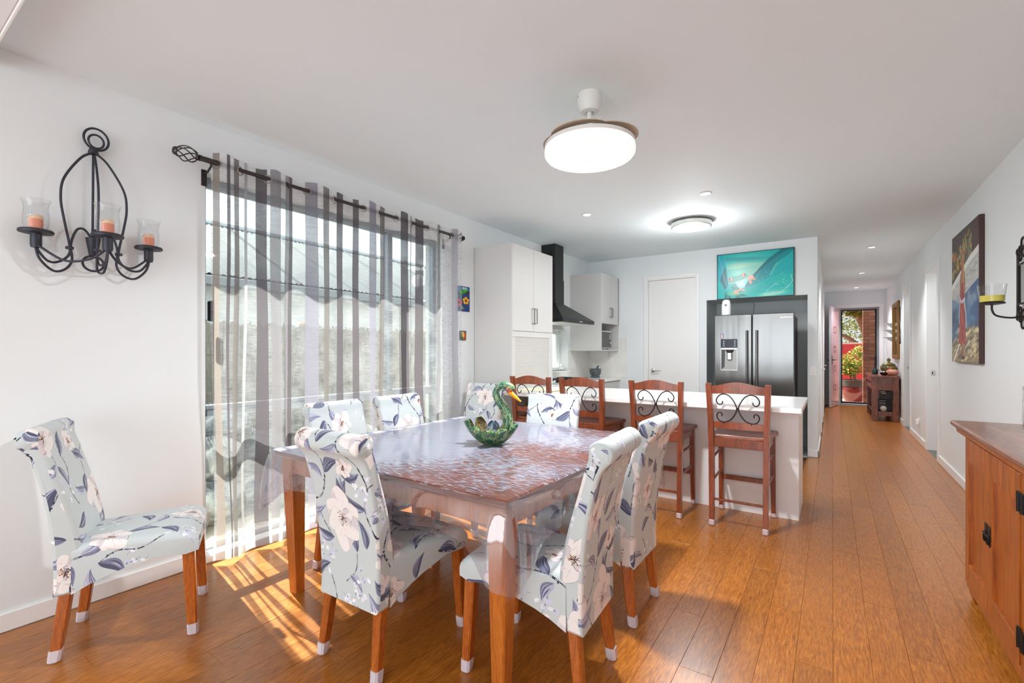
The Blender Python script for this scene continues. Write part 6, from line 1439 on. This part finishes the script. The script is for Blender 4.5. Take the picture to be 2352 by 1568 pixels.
for k in range(4): x = -.10-.045*k; m = MB(); m.box(x-.008, x+.008, -.21, .21, .62+.075*k, .68+.075*k, .003); m.build('back_slat', TEAK, gc)
def tree(name, lab, loc, trunk, blobs, n, size, cols, seed):
    r = thing(name, lab, 'tree', loc); rd_ = random.Random(seed); m = MB()
    for P, r0, r1 in trunk: q = catmull(P, 5); m.tube(q, [r0+(r1-r0)*i/(len(q)-1) for i in range(len(q))], 9)
    m.build('trunk', flat('bark_brown', (130, 104, 84), .9, bump=1, bscale=30), r, smooth=60)
    m = MB(); leaves(m, blobs, n, size, rd_); m.build('foliage', leafmat(name+'_leaf', cols), r, smooth=0, recalc=False, kind='stuff')
tree('garden_tree', 'spreading tree with green and orange leaves beyond the red wall', (1.0, 21.5, -.2), [([(0.1, 0, 0), (.15, 0, 1.2), (.05, 0, 2.2), (-.35, 0, 3.1), (-.9, 0, 3.6)], .26, .08), ([(.1, 0, 1.9), (.6, .1, 2.7), (1.2, .2, 3.6)], .14, .06), ([(0, 0, 1.5), (-.6, -.1, 2.05), (-1.4, -.1, 2.3)], .10, .04)],
     [((-1.1, 0, 3.5), (.9, .9, .6)), ((-.4, 0, 4.1), (1.2, 1, .6)), ((.6, 0, 3.9), (1.1, 1, .7)), ((-.2, -.5, 3.1), (.7, .5, .4)), ((-1.6, 0, 2.9), (.6, .6, .4))], 7000, .11, [(52, 74, 26), (120, 132, 44), (186, 120, 62)], 31)
tree('garden_tree', 'pale green tree far behind the red wall', (-1.2, 27, -.2), [([(0, 0, 0), (.1, 0, 1.5), (.3, 0, 3)], .14, .06)], [((0, 0, 2.6), (2.6, 1.2, 1.1)), ((1.6, 0, 2.2), (2.0, 1, .9)), ((.5, 0, 4.2), (2.6, 1, 1.4)), ((2.8, 0, 3.4), (1.6, 1, 1.2))], 5000, .15, [(110, 130, 66), (170, 178, 110), (214, 206, 170)], 33)

# ------------------------------------------------------------------ outside the tall window
m = MB(); m.box(-14, -3.42, -4, 14, -.3, -.10); m.build('ground_side', flat('pale_gravel', (150, 142, 128), .9, bump=.9, bscale=90), kind='structure', smooth=0)
m = MB(); m.box(-4.0, -3.42, -4, 12, -.12, -.06, .004); m.build('path_side', flat('pale_concrete', (186, 178, 162), .8, bump=.3, bscale=60), kind='structure')
rkm = []
for k, (c1, c2) in enumerate([((96, 98, 100), (176, 176, 172)), ((84, 92, 98), (150, 156, 158)), ((120, 116, 108), (190, 186, 176))]):
    mt, nt, b = newmat('rock_%d' % k); t = nt.nodes.new('ShaderNodeTexCoord'); n = nt.nodes.new('ShaderNodeTexNoise'); n.inputs['Scale'].default_value = 5; n.inputs['Detail'].default_value = 7; n.inputs['Distortion'].default_value = 1.5; r = nt.nodes.new('ShaderNodeValToRGB')
    r.color_ramp.elements[0].position = .4; r.color_ramp.elements[0].color = s2l(c1); r.color_ramp.elements[1].position = .6; r.color_ramp.elements[1].color = s2l(c2)
    nt.links.new(t.outputs['Object'], n.inputs['Vector']); nt.links.new(n.outputs['Fac'], r.inputs['Fac']); nt.links.new(r.outputs['Color'], b.inputs['Base Color']); b.inputs['Roughness'].default_value = .8; rkm.append(mt)
rr_ = random.Random(12)
spots = [(-4.15, 1.72, .0, .26), (-4.2, 2.2, .0, .24), (-4.1, 2.65, .0, .22), (-4.2, 3.1, .0, .25), (-4.15, 3.6, .0, .23), (-4.55, 1.95, .0, .30), (-4.6, 2.5, .0, .28), (-4.6, 3.05, 0, .27), (-4.6, 3.7, 0, .28), (-4.4, 1.85, .34, .24), (-4.45, 2.35, .33, .22), (-4.4, 2.85, .32, .21), (-4.45, 3.4, .33, .22), (-4.65, 2.05, .62, .23), (-4.62, 3.15, .56, .2), (-4.0, 1.45, 0, .2)]
wds = ['at the left edge of the pile', 'second along the front', 'third along the front', 'fourth along the front', 'at the far end of the front row', 'large and low at the back left', 'low at the back, second along', 'low at the back, third along', 'low at the back, far end', 'sitting on the left pair', 'sitting on the second pair', 'sitting on the third pair', 'sitting on the far pair', 'topmost, towards the left', 'topmost, towards the far end', 'lone one nearest the window jamb']
for i, (x, y, z, s_) in enumerate(spots):
    m = MB(); rings = []; nn = 14; fq = [rr_.uniform(0, 6) for _ in range(6)]; ax = (rr_.uniform(.85, 1.15), rr_.uniform(.9, 1.25), rr_.uniform(.68, .85))
    for a in range(1, 9):
        th = PI*a/9; ring = []
        for k in range(nn):
            ph = 2*PI*k/nn; d = 1+.12*math.sin(2*ph+fq[0]+th)+.10*math.sin(3*th+fq[1])+.07*math.sin(3*ph+fq[2]-2*th)+.05*math.sin(5*ph+fq[3])
            ring.append((s_*ax[0]*d*math.sin(th)*math.cos(ph), s_*ax[1]*d*math.sin(th)*math.sin(ph), s_*ax[2]*d*math.cos(th)))
        rings.append(ring)
    m.loft(rings); o = m.build('rock', rkm[i % 3], smooth=40, loc=(x, y, -.12+z+s_*ax[2]*.8)); tag(o, 'grey garden rock outside the tall window, '+wds[i], 'rock', 'rock pile outside the tall window')
bf = thing('bamboo_fence', 'bamboo cane fence behind the rock pile outside the window', 'fence', (-4.98, 0, -.12))
m = MB(); y = -1.5
while y < 7.6:
    r_ = rr_.uniform(.008, .0115); h_ = 1.70+rr_.uniform(-.02, .03); m.loft([[(r_*math.cos(a), y+r_*math.sin(a), z) for a in (0, 1.257, 2.513, 3.77, 5.027)] for z in (0, h_)]); y += r_*2+.001
m.build('canes', wood('bamboo_cane', (80, 75, 68), (122, 115, 103), (40, 40, 5), .6, False, 0), bf, smooth=60, kind='stuff')
for z in (.25, .62, 1.0, 1.38): m = MB(); m.box(.012, .016, -1.5, 7.6, z, z+.006); m.build('tie_wire', flat('tie_wire', (70, 66, 60), .6), bf, smooth=0)
for y in (1.2, 3.1, 5.0, 6.9): m = MB(); m.box(-.09, -.02, y, y+.07, 0, 1.75, .004); m.build('post', TEAK, bf)
sh = thing('neighbouring_shed', 'pale shed with a corrugated white roof beyond the bamboo fence', 'shed', (0, 0, 0))
m = MB(); m.box(-9.6, -6.12, .2, 8.9, -.12, 2.2); m.build('wall', flat('shed_wall', (196, 200, 200), .7), sh, smooth=0)
m = MB(); ny_ = 440; vs = []; 
for (x, z) in ((-5.92, 2.20), (-8.0, 3.29), (-10.0, 2.24)):
    for i in range(ny_): y = -.2+9.4*i/(ny_-1); vs.append((x, y, z+.010*math.sin(2*PI*y/.076)+(.016 if i % 20 == 0 else 0)))
m.add(vs, [(j*ny_+i, j*ny_+i+1, (j+1)*ny_+i+1, (j+1)*ny_+i) for j in range(2) for i in range(ny_-1)]); m.build('roof', flat('roof_white', (100, 105, 108), .9, spec=.1), sh, smooth=60)
m = MB(); m.box(-6.0, -5.86, -.2, 9.2, 2.06, 2.17, .01); m.build('gutter', flat('gutter_grey', (120, 128, 132), .5), sh)
m = MB(); m.tube([(-8.0, -.25, 3.30), (-8.0, 9.25, 3.30)], .045, 10); m.build('ridge_cap', flat('ridge_grey', (168, 178, 182), .5), sh)
